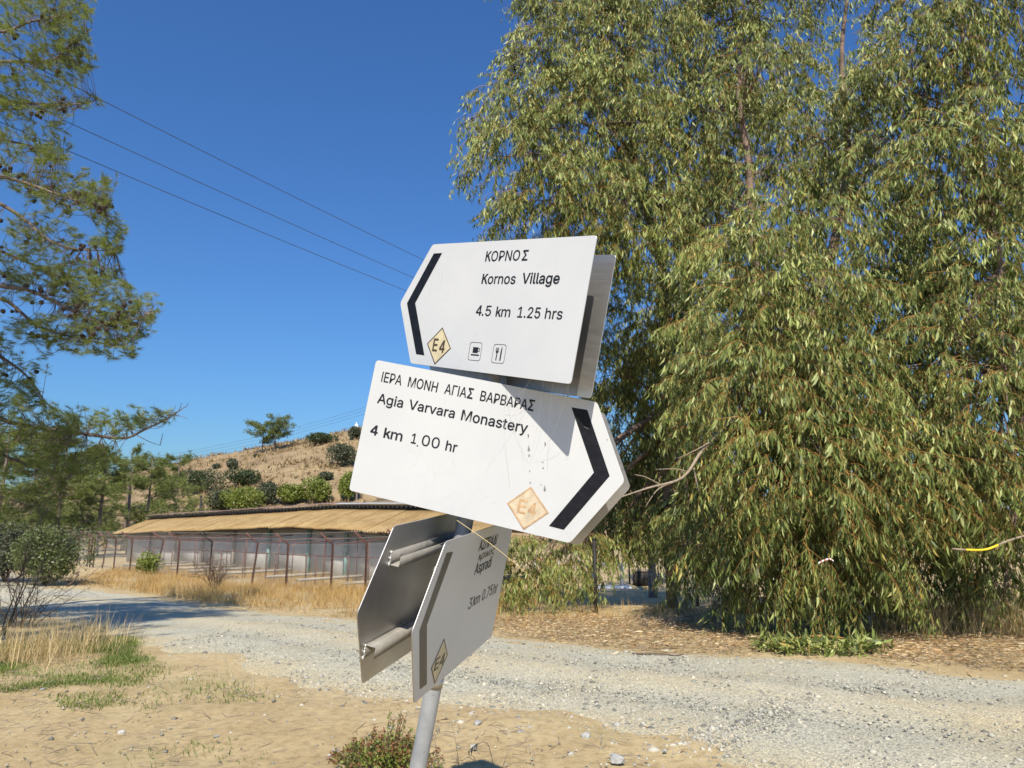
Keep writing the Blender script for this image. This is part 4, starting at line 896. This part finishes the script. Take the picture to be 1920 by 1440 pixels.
# ------------------------------------------------------------------ shed
def shed():
    E0, E1, E2 = at(214, 999, 48), at(551, 986, 34), at(900, 1010, 24.5)
    R0, R1, R2 = at(283, 973, 51), at(640, 953, 37.0), at(960, 955, 28.5)
    T = thing('shed', 'long low shed with ochre corrugated roof and raised ridge vent', 'shed', (*((E1 + R1) / 2)[:2], -.95)); b = np.array(T.location)
    for (a0, a1, r0, r1) in ((E0, E1, R0, R1), (E1, E2, R1, R2)):
        L = np.linalg.norm((a1 - a0)[:2]); ns = int(round(L / 1.05))
        for k in range(ns):
            f0, f1 = k / ns, (k + 1.04) / ns; nu, nv = 31, 5; jit = rng.normal(0, .006); ov = rng.normal(0, .04)
            u = np.linspace(f0, f1, nu)[:, None, None]; v = np.linspace(-.02 + ov * .2, 1.0, nv)[None, :, None]
            P = (a0 * (1 - u) + a1 * u) * (1 - v) + (r0 * (1 - u) + r1 * u) * v
            ph = np.linspace(0, 1.04 * 5, nu) * 2 * math.pi
            P[..., 2] += .042 * np.cos(ph)[:, None] + jit + .07 * vnoise(u[..., 0] * L * .35 + a0[0], v[..., 0] * 1.5 + 3) + (.006 if k % 2 else 0)
            idx = np.arange(nu * nv).reshape(nu, nv); F = np.stack([idx[:-1, :-1], idx[1:, :-1], idx[1:, 1:], idx[:-1, 1:]], -1).reshape(-1, 4)
            mb = MB(); mb.add(P.reshape(-1, 3) - b, F); o = mb.build('roof_sheet', M['roof'], T, smooth=True)
            md = o.modifiers.new('thick', 'SOLIDIFY'); md.thickness = .008
    # rear slope, gable
    back = np.array([.45, 1.0, 0]) / np.linalg.norm([.45, 1.0, 0])
    mb = MB(); q = [R0, R1, R2]; bk = [p + back * 4.0 + [0, 0, -1.0] for p in q]
    for i in range(2): mb.add([q[i] - b - [0, 0, .05], q[i + 1] - b - [0, 0, .05], bk[i + 1] - b, bk[i] - b], [[0, 1, 2, 3]])
    mb.build('rear_roof_slope', M['roof'], T)
    mb = MB(); mb.add([E0 - b - [0, 0, .06], R0 - b - [0, 0, .06], bk[0] - b, np.array([*(bk[0] - b)[:2], 0]), np.array([*(E0 - b)[:2], 0])], [[0, 1, 2], [0, 2, 3], [0, 3, 4]]) if False else None
    # ridge vent: raised cap on little blocks
    pts = [(R0, R1, 'cap_brown'), (R1, R2, 'cap_grey')]
    for a, c, mt in pts:
        n = 16; u = np.linspace(0, 1, n)[:, None]; ln_ = a * (1 - u) + c * u; ln_[:, 2] += .05 * vnoise(ln_[:, 0] * .5, ln_[:, 1] * .5)
        mb = MB(); w = back * .55
        for i in range(n - 1):
            p0, p1 = ln_[i] - b, ln_[i + 1] - b; z0, z1 = np.array([0, 0, .20]), np.array([0, 0, .27])
            mb.add([p0 - w + z0, p1 - w + z0, p1 + z1, p0 + z1, p0 - w + z0 + [0, 0, .03], p1 - w + z0 + [0, 0, .03], p1 + z1 + [0, 0, .03], p0 + z1 + [0, 0, .03]], [[0, 1, 2, 3], [4, 7, 6, 5], [0, 4, 5, 1], [3, 2, 6, 7]])
        mb.build('ridge_cap', M[mt], T)
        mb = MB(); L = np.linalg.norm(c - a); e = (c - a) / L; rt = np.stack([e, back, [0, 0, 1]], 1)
        mb.box((a + c) / 2 - b + [0, 0, .05] + back * .15, (L, .05, .30), rt); mb.build('vent_shade_strip', M['dark_gap'], T)  # solid near-black strip stands in for the shade under the raised cap
        mb = MB()
        for k in range(int(L / .34)): mb.box(a - b + e * (.34 * k + .1) + [0, 0, .09] - back * .12, (.13, .10, .12), rt)
        tag(mb.build('vent_blocks', M['concrete'], T), kind='stuff')
    # walls set back under the eaves, darker board under the eave, teal pillars
    for i, (a, c) in enumerate(((E0, E1), (E1, E2))):
        e = (c - a); e[2] = 0; L = np.linalg.norm(e); e /= L; nrm = np.array([-e[1], e[0], 0]); nrm = nrm if nrm[1] > 0 else -nrm
        rt = np.stack([e, nrm, [0, 0, 1]], 1); off = nrm * 1.0
        nb_ = max(3, int(L / 3.2))
        for k in range(nb_):
            f = (k + .5) / nb_; p = a + (c - a) * f + off; top = min((a + (c - a) * k / nb_)[2], (a + (c - a) * (k + 1) / nb_)[2]) + .12; p[2] = (top - 1.0) / 2
            mb = MB(); mb.box(p - b, (L / nb_ * .985, .16, top + 1.0), rt); mb.build('wall_panel', M['wall'], T)
            p = a + (c - a) * (k + 1) / nb_ + off - nrm * .12; top = (a + (c - a) * (k + 1) / nb_)[2] + .05; p[2] = (top - 1.0) / 2
            mb = MB(); mb.box(p - b, (.17, .2, top + 1.0), rt); mb.build('pillar', M['teal'] if (i or k > nb_ - 3) else M['concrete'], T)
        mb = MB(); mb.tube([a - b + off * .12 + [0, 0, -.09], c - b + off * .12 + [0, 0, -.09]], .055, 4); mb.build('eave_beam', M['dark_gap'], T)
    return T, (E0, E1, E2)
SHED, EV = shed()
# second shed further back, only its ochre gable shows
a, c = at(676, 948, 47), at(860, 950, 44); r0, r1 = at(712, 935, 49), at(880, 928, 47)
T = thing('shed', 'ochre roofed outbuilding just visible behind the ridge vent under the middle plate', 'shed', (*((a + c) / 2)[:2], -.95)); b = np.array(T.location)
mb = MB(); mb.add([a - b, c - b, r1 - b, r0 - b], [[0, 1, 2, 3]]); o = mb.build('roof', M['roof'], T); o.modifiers.new('t', 'SOLIDIFY').thickness = .05
mb = MB(); e = c - a; L = np.linalg.norm(e); e /= L; mb.box((a + c) / 2 - b + [0, .5, -1.6], (L * .96, .2, 3.0), np.stack([e, np.cross([0, 0, 1], e), [0, 0, 1]], 1)); mb.build('wall', M['wall'], T)
mb = MB(); bk = [r0 + [1, 5, -1], r1 + [1, 5, -1]]; mb.add([r0 - b, r1 - b, bk[1] - b, bk[0] - b], [[0, 1, 2, 3]]); mb.build('rear_roof_slope', M['roof'], T)

# ------------------------------------------------------------------ fence with outward leaning arms
GZ = lambda p: float(terrain(p[0], p[1]))
def fence_pt(px, y): x = (px - 960) / FPX * y * 1.02; return np.array([x, y, float(terrain(x, y))])
posts_px = [(760, 23.6, 0), (700, 25.0, 0), (639, 26.6, 0), (559, 28.4, 0), (497, 30.2, -7), (422, 32.4, 0), (364, 34.2, 0), (324, 36.0, -12), (279, 38.0, 0), (250, 39.6, 0), (229, 41.0, -6), (213, 41.8, 0), (207, 42.1, 0), (202, 42.5, 0), (184, 43.6, 0), (165, 44.8, 0), (150, 46, 0), (134, 47.5, 0)]
FT = thing('fence', 'rusty wire mesh fence with outward leaning arms in front of the shed', 'fence', fence_pt(364, 34.2)); fb = np.array(FT.location)
bends, tips, bases = [], [], []
HB = 1.62
for px, y, ln_ in posts_px:
    p = fence_pt(px, y); out = np.array([-.55, -.83, 0]); top = p + [ln_ * -.025, 0, HB]; tip = top + out * .62 + [0, 0, .42]
    mb = MB(); mb.tube([p - fb - [0, 0, .3], top - fb, tip - fb], .046, 4)
    mb.build('post', M['black_post'] if px == 422 else M['rust'], FT); bends.append(top); tips.append(tip); bases.append(p)
for i in range(len(posts_px) - 1):
    a, c, ta, tc_ = bases[i], bases[i + 1], bends[i], bends[i + 1]; L = np.linalg.norm(c - a)
    mb = MB(); n = max(6, int(L / .13)); e = (c - a) / L
    for k in range(-n // 2, n):      # woven diagonals
        for sgn in (1, -1):
            u0 = k / n if sgn > 0 else (k / n + HB / L); u1 = u0 + sgn * HB / L
            w0, w1 = 0.0, 1.0
            def clip(u0, u1):
                t0, t1 = 0.0, 1.0
                if u0 == u1: return None
                for lim, s in ((0, 1), (1, -1)):
                    q = (lim - u0) / (u1 - u0)
                    if (u1 - u0) * s > 0: t0 = max(t0, q)
                    else: t1 = min(t1, q)
                return (t0, t1) if t1 > t0 else None
            cl = clip(u0, u1)
            if not cl: continue
            pts = []
            for t_ in cl:
                u = u0 + (u1 - u0) * t_; g0 = a * (1 - u) + c * u; g1 = ta * (1 - u) + tc_ * u; pts.append(g0 * (1 - t_) + g1 * t_)
            mb.tube(np.array(pts) - fb, .0032, 3, cap=False)
    for f_ in (.0, .5, 1.0): mb.tube([ta * (1 - f_) + tips[i] * f_ - fb, tc_ * (1 - f_) + tips[i + 1] * f_ - fb], .004, 3, cap=False)
    for f_ in np.linspace(.1, .9, max(3, int(L / .25))):   # mesh on the arms
        mb.tube([ta * (1 - f_) + tc_ * f_ - fb, tips[i] * (1 - f_) + tips[i + 1] * f_ - fb], .0028, 3, cap=False)
    tag(mb.build('wire_mesh', M['wire'], FT), kind='stuff')
# pens between fence and shed: each partition a thing
E0, E1, E2 = EV
for i, f_ in zip((2, 3, 4, 5, 6, 7, 8, 9), (0, 0, 0, 0, 0, 0, 0, 0)):
    a = bends[i]; w = a + np.array([.62, .78, 0]) * 5.2; w[2] = a[2] + .35
    T = thing('pen_partition', 'rusty pipe pen partition running from the fence back to the shed wall', 'fence', (a[0], a[1], -.95), 'pen partitions behind the fence'); b = np.array(T.location)
    mb = MB(); mb.tube([a - b, w - b], .024, 4); mb.build('top_rail', M['rust'], T)
    m2 = (a + w) / 2; z0 = -.95; lo0, lo1 = np.array([a[0] + .3, a[1] + .4, z0 + .25]), np.array([w[0], w[1], z0 + .25])
    mb = MB(); mb.tube([lo0 - b, lo1 - b], .06, 4); mb.build('kerb', M['concrete'], T)
    for q in (.33, .66):
        p = a + (w - a) * q; mb = MB(); mb.tube([p - b, np.array([p[0], p[1], -1.1]) - b], .022, 4); mb.build('post', M['rust'], T)
# lower inner rail fence
inn = [(730, 27.4), (668, 28.2), (610, 29.6), (593, 30.0), (538, 31.6), (522, 32.0), (480, 33.6), (440, 35.4), (398, 37.0), (352, 39), (318, 40.6), (300, 42)]
IT = thing('fence', 'low inner pipe fence with a single top rail inside the pens', 'fence', fence_pt(480, 33.6)); b = np.array(IT.location); prev = None
for px, y in inn:
    p = fence_pt(px, y); t_ = p + [0, 0, 1.15]; mb = MB(); mb.tube([p - b - [0, 0, .2], t_ - b], .03, 4); mb.build('post', M['rust'], IT)
    if prev is not None: mb = MB(); mb.tube([prev - b, t_ - b], .024, 4); mb.build('rail', M['rust'], IT)
    prev = t_
# poles and wires
for px, py, dep, top, lb, r_, mt in ((244, 985, 60, 912, 'slim brown wooden pole in front of the pines', .14, 'wood_pole'), (377, 965, 76, 930, 'short dark pole behind the shed ridge', .15, 'black_post'), (669, 945, 70, 925, 'thin pale pole beside the lower left corner of the middle plate', .09, 'wood_pole')):
    tp_ = at(px, top, dep); bs_ = np.array([at(px, py, dep)[0], dep, float(terrain(0, dep))]); T = thing('utility_pole', lb, 'pole', bs_)
    mb = MB(); mb.tube([[0, 0, -.3], tp_ - bs_], [r_, r_ * .75], 8); mb.build('shaft', M[mt], T, smooth=True)
    mb = MB(); mb.tube([tp_ - bs_ - [0, 0, .02], tp_ - bs_ + [0, 0, .06]], [r_ * .85, r_ * .4], 8); mb.build('cap', M[mt], T)
wl = [((150, 170), (790, 487)), ((95, 217), (770, 520)), ((100, 274), (757, 545))]
ends = []
for k, (a, c) in enumerate(wl):
    A_, C_ = at(*a, 13.0 + .25 * k), at(*c, 24.0 + .25 * k); pts = []
    for t_ in np.linspace(-.9, 2.4, 34): p = A_ + (C_ - A_) * t_; p[2] -= .28 * (1 - ((t_ - .5) / 1.5) ** 2) - .28; pts.append(p)
    # keep the two seen points on the line of sight
    mb = MB(); pts = np.array(pts); mb.tube(pts, .0085, 5); ends.append(pts[-1])
    tag(mb.build('power_line', M['cable']), ('upper', 'middle', 'lower')[k] + ' of three overhead cables slanting down across the open sky', 'cable', 'overhead cables near the signpost')
e = np.mean(ends, 0); T = thing('utility_pole', 'wooden pole behind the trees carrying the three cables', 'pole', (e[0], e[1], -.95)); mb = MB(); mb.tube([[0, 0, -.3], [0, 0, e[2] + 1.4]], [.16, .11], 10); mb.build('shaft', M['wood_pole'], T, smooth=True)
mb = MB(); mb.tube([ends[0] - np.array(T.location), ends[1] - np.array(T.location), ends[2] - np.array(T.location)], .04, 4); mb.build('crossarm', M['wood_pole'], T)
for k, (a, c) in enumerate((((285, 857), (690, 762)), ((285, 862), (690, 768)), ((285, 868), (690, 774)))):
    A_, C_ = at(*a, 190), at(*c, 165); mb = MB(); mb.tube([A_ + (C_ - A_) * t_ + np.array([0, 0, -1.2 * (1 - (2 * t_ - 1) ** 2)]) for t_ in np.linspace(-.6, 1.5, 24)], .022, 4)
    tag(mb.build('power_line', M['cable']), ('highest', 'middle', 'lowest')[k] + ' of the three thin far cables above the hill', 'cable', 'far cables above the hill')
p = hill_pt(668, 806); p[2] = float(hill_z(p[0], p[1])); T = thing('survey_pillar', 'tiny white pillar on the hilltop at the edge of the middle plate', 'pillar', p)
mb = MB(); mb.tube([[0, 0, -.3], [0, 0, .5], [0, 0, 1.0]], [.42, .34, .26], 8); mb.build('shaft', M['white_paint'], T); mb = MB(); mb.tube([[0, 0, 1.0], [0, 0, 1.35]], [.16, .10], 8); mb.build('cap', M['white_paint'], T)

# ------------------------------------------------------------------ yard seen under the trees
for px, py, top, lb in ((1118, 1150, 1012, 'black fence post under the leaves right of the middle plate'), (1308, 1135, 1015, 'black fence post right of the pale trunk'), (1181, 1096, 1005, 'dark post left of the pale trunk')):
    p = G(px, py); tp_ = at(px - 4, top, p[1]); T = thing('fence_post', lb, 'post', p); mb = MB(); mb.tube([[0, 0, -.2], tp_ - p], .035, 8); mb.build('shaft', M['black_post'], T)
    mb = MB(); mb.tube([tp_ - p, tp_ - p + [0, 0, .03]], .042, 8); mb.build('cap', M['black_post'], T)
p = G(1140, 1103); T = thing('concrete_slab', 'flat white slab on the ground under the trees', 'slab', p); mb = MB(); mb.box((0, 0, .03), (1.7, .9, .10)); mb.build('slab', M['white_paint'], T)
T = thing('plastic_table', 'pale grey-blue plastic table standing on the white slab', 'table', p + [0, 0, .08]); mb = MB()
mb.box((0, 0, .80), (1.25, .6, .05)); mb.build('table_top', M['pale_blue'], T)
for sx_ in (-1, 1):
    for sy in (-1, 1): mb = MB(); mb.tube([[.52 * sx_, .24 * sy, 0], [.56 * sx_, .25 * sy, .5], [.50 * sx_, .22 * sy, .78]], [.025, .032, .06], 6); mb.build('leg', M['pale_blue'], T)
p = G(1203, 1098); T = thing('wooden_box', 'dark box beside the pale trunk', 'box', p); mb = MB()
mb.box((0, 0, .28), (.62, .5, .54)); mb.build('body', M['dark_gap'], T); mb = MB(); mb.box((0, 0, .58), (.70, .56, .05)); mb.build('lid', M['twig'], T)
p = G(1026, 1105); T = thing('metal_frame', 'red and white metal frame half hidden by hanging leaves', 'frame', p)
for x0, mt in ((-.45, 'white_paint'), (.02, 'red_paint'), (.45, 'white_paint')): mb = MB(); mb.tube([[x0, 0, 0], [x0, 0, 1.15]], .022, 4); mb.build('upright', M[mt], T)
for z_, mt in ((.62, 'white_paint'), (.60 + .5, 'red_paint')): mb = MB(); mb.tube([[-.5, -.03, z_], [.5, -.03, z_]], .02, 4); mb.build('rail', M[mt], T)
# ------------------------------------------------------------------ grass, litter, stones
def scatter_px(n, x0, x1, y0, y1, f=None):
    out = []
    while len(out) < n:
        px, py = rng.uniform(x0, x1), rng.uniform(y0, y1)
        if f is None or f(px, py): out.append(ray_ground(px, py))
    return np.array(out)
_ys = np.concatenate([np.arange(2, 14, .05), np.arange(14, 60, .2)])
def ray_ground(px, py):
    d = ray(px, py); z = CAMH + d[2] / d[1] * _ys; i = int(np.argmax(z <= terrain(0, _ys))); return np.array([d[0] / d[1] * _ys[i], _ys[i] + rng.uniform(-.02, .02), float(terrain(0, _ys[i]))])
def area_pts(n, poly):
    """uniform over a ground polygon given in metres"""
    P = np.array(poly); lo, hi = P.min(0), P.max(0); out = np.empty((0, 2))
    while len(out) < n:
        q = rng.uniform(lo, hi, (n * 2, 2)); ins = np.zeros(len(q), bool); j = len(P) - 1
        for i in range(len(P)):
            c = ((P[i, 1] > q[:, 1]) != (P[j, 1] > q[:, 1])) & (q[:, 0] < (P[j, 0] - P[i, 0]) * (q[:, 1] - P[i, 1]) / (P[j, 1] - P[i, 1] + 1e-12) + P[i, 0]); ins ^= c; j = i
        out = np.vstack([out, q[ins]])
    out = out[:n]; return np.column_stack([out, terrain(out[:, 0], out[:, 1])])
def gp(px, py): return G(px, py)[:2]
def clumped(p, s, k=9):
    return np.repeat(p, k, 0) + np.column_stack([rng.normal(0, s, (len(p) * k, 2)), np.zeros(len(p) * k)])
verge = [gp(120, 1092), gp(250, 1110), gp(430, 1137), gp(680, 1158), gp(900, 1180), gp(935, 1150), (2.2, 21), (-3, 27), (-8, 33), (-15, 42), (-24, 47)]
v1 = clumped(area_pts(3600, verge), .12, 14); k1 = vnoise(v1[:, 0] * .6, v1[:, 1] * .6) > -.28; v1 = v1[k1]
mb = MB(); hgt = rng.uniform(.10, .42, len(v1)) * (1 + 1.3 * vnoise(v1[:, 0] * .35 + 40, v1[:, 1] * .35)); mb.add(*blades(v1, hgt, rng.uniform(.004, .011, len(v1)), .55))
tag(mb.build('dry_grass', M['dry']), 'golden dry grass along the far side of the track before the fence', 'grass', kind='stuff')
def clump(cs, n, h, spread, mat, name, label, lean=.3, w=(.004, .008)):
    P = np.concatenate([np.column_stack([rng.normal(c[0], spread, n), rng.normal(c[1], spread, n), np.zeros(n)]) for c in cs]); P[:, 2] = terrain(P[:, 0], P[:, 1])
    mb = MB(); mb.add(*blades(P, rng.uniform(.45, 1, len(P)) * h, rng.uniform(*w, len(P)), lean)); return tag(mb.build(name, mat), label, 'grass', kind='stuff')
clump([gp(150, 1222), gp(110, 1232), gp(180, 1212), gp(75, 1236)], 170, .52, .24, M['dry_pale'], 'dry_grass', 'tall straw-coloured grass clump on the near side of the track at left', .5, (.003, .006))
clump([gp(10, 1245), gp(40, 1240)], 160, .5, .25, M['dry_pale'], 'dry_grass', 'pale dry grass at the left edge', .3)
clump([gp(1760, 1175), gp(1800, 1180), gp(1850, 1190), gp(1720, 1190), gp(1900, 1190), gp(1700, 1120), gp(1750, 1110)], 420, .75, .34, M['dry_pale'], 'dry_grass', 'tall pale dry grass under the yellow branch at right', .5)
clump([gp(1200, 1150), gp(1100, 1160), gp(1290, 1150), gp(1000, 1165)], 160, .35, .5, M['dry'], 'dry_grass', 'thin dry grass in the shade under the trees', .6)
# green grass at left
gpoly = [gp(-40, 1215), gp(120, 1205), gp(238, 1196), gp(250, 1230), gp(310, 1262), (gp(240, 1295)), gp(150, 1288), gp(60, 1295), gp(-40, 1305)]
g1 = clumped(area_pts(4400, gpoly), .07, 14); g1 = g1[vnoise(g1[:, 0] * 1.5, g1[:, 1] * 1.5) + rng.normal(0, .12, len(g1)) > -.12]
g2 = clumped(area_pts(260, [gp(-40, 1290), gp(400, 1262), gp(620, 1360), gp(560, 1440), gp(-40, 1440)]), .09, 12); g2 = g2[vnoise(g2[:, 0] * 1.1 + 7, g2[:, 1] * 1.1) > .08]
g3 = clumped(area_pts(60, [gp(100, 1310), gp(230, 1300), gp(230, 1330), gp(120, 1335)]), .05, 14)
gg = np.concatenate([g1, g2, g3]); mb = MB(); mb.add(*blades(gg, rng.uniform(.015, .06, len(gg)), rng.uniform(.004, .008, len(gg)), .8)); tag(mb.build('green_grass', M['green_grass']), 'short green grass patches on the bare earth at left', 'grass', kind='stuff')
# fallen leaves
LL = (np.array([[-.5, 0, 0], [0, -.09, .03], [.5, .06, .0], [0, .09, .04]]), np.array([[0, 1, 2, 3]]))
lit = [gp(930, 1160), gp(935, 1193), gp(1050, 1206), gp(1200, 1222), gp(1400, 1230), gp(1450, 1215), gp(1420, 1180), gp(1300, 1165), gp(1100, 1155)]
lit2 = [gp(1640, 1200), gp(1640, 1242), gp(1750, 1250), gp(1950, 1266), gp(1960, 1190), gp(1780, 1170)]
l1 = area_pts(13000, lit); l2 = area_pts(8500, lit2); l1[:, :2] += rng.normal(0, .11, (len(l1), 2)); l2[:, :2] += rng.normal(0, .11, (len(l2), 2)); l3 = area_pts(2600, [gp(930, 1110), gp(1950, 1110), gp(1950, 1200), gp(930, 1170)])
sp_ = area_pts(420, [gp(950, 1200), gp(1900, 1262), gp(1900, 1330), gp(1300, 1420), gp(900, 1400), gp(700, 1300)])
l4 = area_pts(1500, [gp(420, 1140), gp(680, 1163), gp(930, 1190), gp(930, 1165), gp(680, 1148)])
ll = np.concatenate([l1, l2, l3, sp_, l4]); Rl = np.einsum('nij,njk->nik', rotations(np.column_stack([rng.normal(0, 1, (len(ll), 2)), rng.normal(0, .22, len(ll))]) / 1.5, 0), np.array([rotx(v) for v in rng.normal(0, .4, len(ll))]))
ll[:, 2] += .012 + rng.uniform(0, .05, len(ll)) * (np.arange(len(ll)) < 21500)
mb = MB(); mb.add(*scatter(LL, ll, Rl, rng.gamma(3, .013, len(ll)) + .018)); tag(mb.build('leaf_litter', M['litter']), 'orange and tan fallen leaves along the track edge', 'leaf litter', kind='stuff')
tp_ = np.concatenate([area_pts(1500, lit), area_pts(900, lit2), area_pts(900, [gp(930, 1110), gp(1950, 1110), gp(1950, 1200), gp(930, 1170)]), area_pts(330, [gp(-40, 1230), gp(400, 1255), gp(1200, 1410), gp(1200, 1450), gp(-40, 1450)])])
mb = MB()
for p in tp_:
    a = rng.uniform(0, 6.28); L = rng.gamma(2.5, .045) + .03; d = np.array([math.cos(a), math.sin(a), rng.normal(.05, .12)]) * L / 2
    mb.tube([p - d + [0, 0, .02], p + rng.normal(0, .06 * L, 3) + [0, 0, .022], p + d + [0, 0, .02]], [.0028, .0024, .0012], 3, cap=False)
tag(mb.build('dead_twigs', M['twig']), 'dead twigs and straw bits strewn over the litter and bare earth', 'twigs', kind='stuff')
# stones
OV = np.array([[1, 0, 0], [-1, 0, 0], [0, 1, 0], [0, -1, 0], [0, 0, 1], [0, 0, -1.]]) * .5; OF = np.array([[0, 2, 4], [2, 1, 4], [1, 3, 4], [3, 0, 4], [2, 0, 5], [1, 2, 5], [3, 1, 5], [0, 3, 5]])
bm = bmesh.new(); bmesh.ops.create_icosphere(bm, subdivisions=1, radius=.5); iv = np.array([v.co[:] for v in bm.verts]); iff = np.array([[v.index for v in f.verts] for f in bm.faces]); bm.free()
STV = [(iv * (1 + rng.normal(0, .16, (len(iv), 1))) * np.array([1, rng.uniform(.6, .95), rng.uniform(.45, .75)]), iff) for _ in range(8)]
def roadside(n, t0, t1, i0, i1, sd=None):
    i = rng.uniform(i0, i1, n); t_ = rng.uniform(t0, t1, n) if sd is None else rng.normal(t0, sd, n); q = i.astype(int)
    p = NE[q] * (1 - t_)[:, None] + FE[q] * t_[:, None]; return np.column_stack([p, terrain(p[:, 0], p[:, 1]) + np.maximum(np.interp(np.minimum(t_, 1 - t_), [-.12, 0, .10, .3, .5], [-.070, -.010, .012, .030, .042]), ground_noise(p[:, 0], p[:, 1]) - .004) - .012])
def kidx(px, py, E): g = gp(px, py); return int(np.argmin(np.linalg.norm(E - g, axis=1)))
iL, iR = kidx(290, 1213, NE), kidx(1400, 1440, NE) + 40
s1 = roadside(11500, .0, 1.0, iL, iR); s2 = roadside(6500, .12, 0, iL, iR, .12); s3 = area_pts(260, [gp(-40, 1290), gp(600, 1290), gp(1300, 1420), gp(1300, 1450), gp(-40, 1450)])
ss = np.concatenate([s1, s2, s3]); size = np.concatenate([rng.gamma(1.5, .0046, len(s1)), rng.gamma(1.5, .0050, len(s2)), rng.gamma(2.2, .0035, len(s3))]) + .005
ss[:, 2] += .012; vi = rng.integers(8, size=len(ss)); mb = MB()
for k in range(8):
    s_ = vi == k; sm = s_ & (size < .032); lg = s_ & ~sm; ov = OV * (1 + rng.normal(0, .22, (6, 1))) * np.array([1.1, rng.uniform(.7, 1), rng.uniform(.5, .8)])
    mb.add(*scatter((ov, OF), ss[sm], np.array([rotz(v) for v in rng.uniform(0, 6.28, sm.sum())]), size[sm] * 1.6)); mb.add(*scatter(STV[k], ss[lg], np.array([rotz(v) for v in rng.uniform(0, 6.28, lg.sum())]), size[lg] * 1.5))
tag(mb.build('gravel', M['gravel_stone']), 'loose grey gravel strewn over the track and its near edge', 'gravel', kind='stuff')
STONE = []
for v, f in STV[:4]:
    bm = bmesh.new(); vs = [bm.verts.new(p) for p in v]; [bm.faces.new([vs[i] for i in q]) for q in f]; bmesh.ops.subdivide_edges(bm, edges=bm.edges, cuts=1, use_grid_fill=True, smooth=.3)
    me = bpy.data.meshes.new('stone'); bm.to_mesh(me); bm.free(); me.materials.append(M['stone']); STONE.append(me)
big = [(896, 1362, .085, 'rounded pale stone on the earth right of the pole, largest there'), (697, 1385, .065, 'single pale stone left of the low shrub'), (1158, 1432, .09, 'pale stone at the bottom edge near the middle of the view'), (1098, 1388, .08, 'pale stone where earth meets gravel, right of the pole'), (994, 1375, .055, 'left one of two small stones on the earth right of the pole'), (976, 1379, .05, 'right-hand neighbour among two small stones on the earth')]
for px, py, s, lb in big:
    o = obj('stone', STONE[rng.integers(4)]); p = G(px, py); o.location = (p[0], p[1], p[2] + s * .2); o.scale = (s, s, s); o.rotation_euler = (0, 0, rng.uniform(0, 6)); tag(o, lb, 'stone')
for k in range(14):
    px, py = [(rng.uniform(560, 1300), rng.uniform(1320, 1436)), (rng.uniform(60, 700), rng.uniform(1290, 1430))][k % 3 == 0]
    o = obj('stone', STONE[rng.integers(4)]); p = G(px, py); s = rng.uniform(.03, .055); o.location = (p[0], p[1], p[2] + s * .2); o.scale = (s, s, s); o.rotation_euler = (0, 0, rng.uniform(0, 6))
    tag(o, 'fist-sized grey stone lying loose on the tan earth', 'stone', 'loose stones on the earth')
p0 = G(1185, 1232); mb = MB(); mb.tube(curve_pts([[0, 0, .02], [.3, -.05, .03], [.45, -.10, .02], [.55, -.06, .03]], 10), np.linspace(.012, .006, 10), 6); o = mb.build('fallen_stick', M['twig_dark']); o.location = p0; tag(o, 'thin brown stick lying on the gravel by the leaf litter', 'stick')
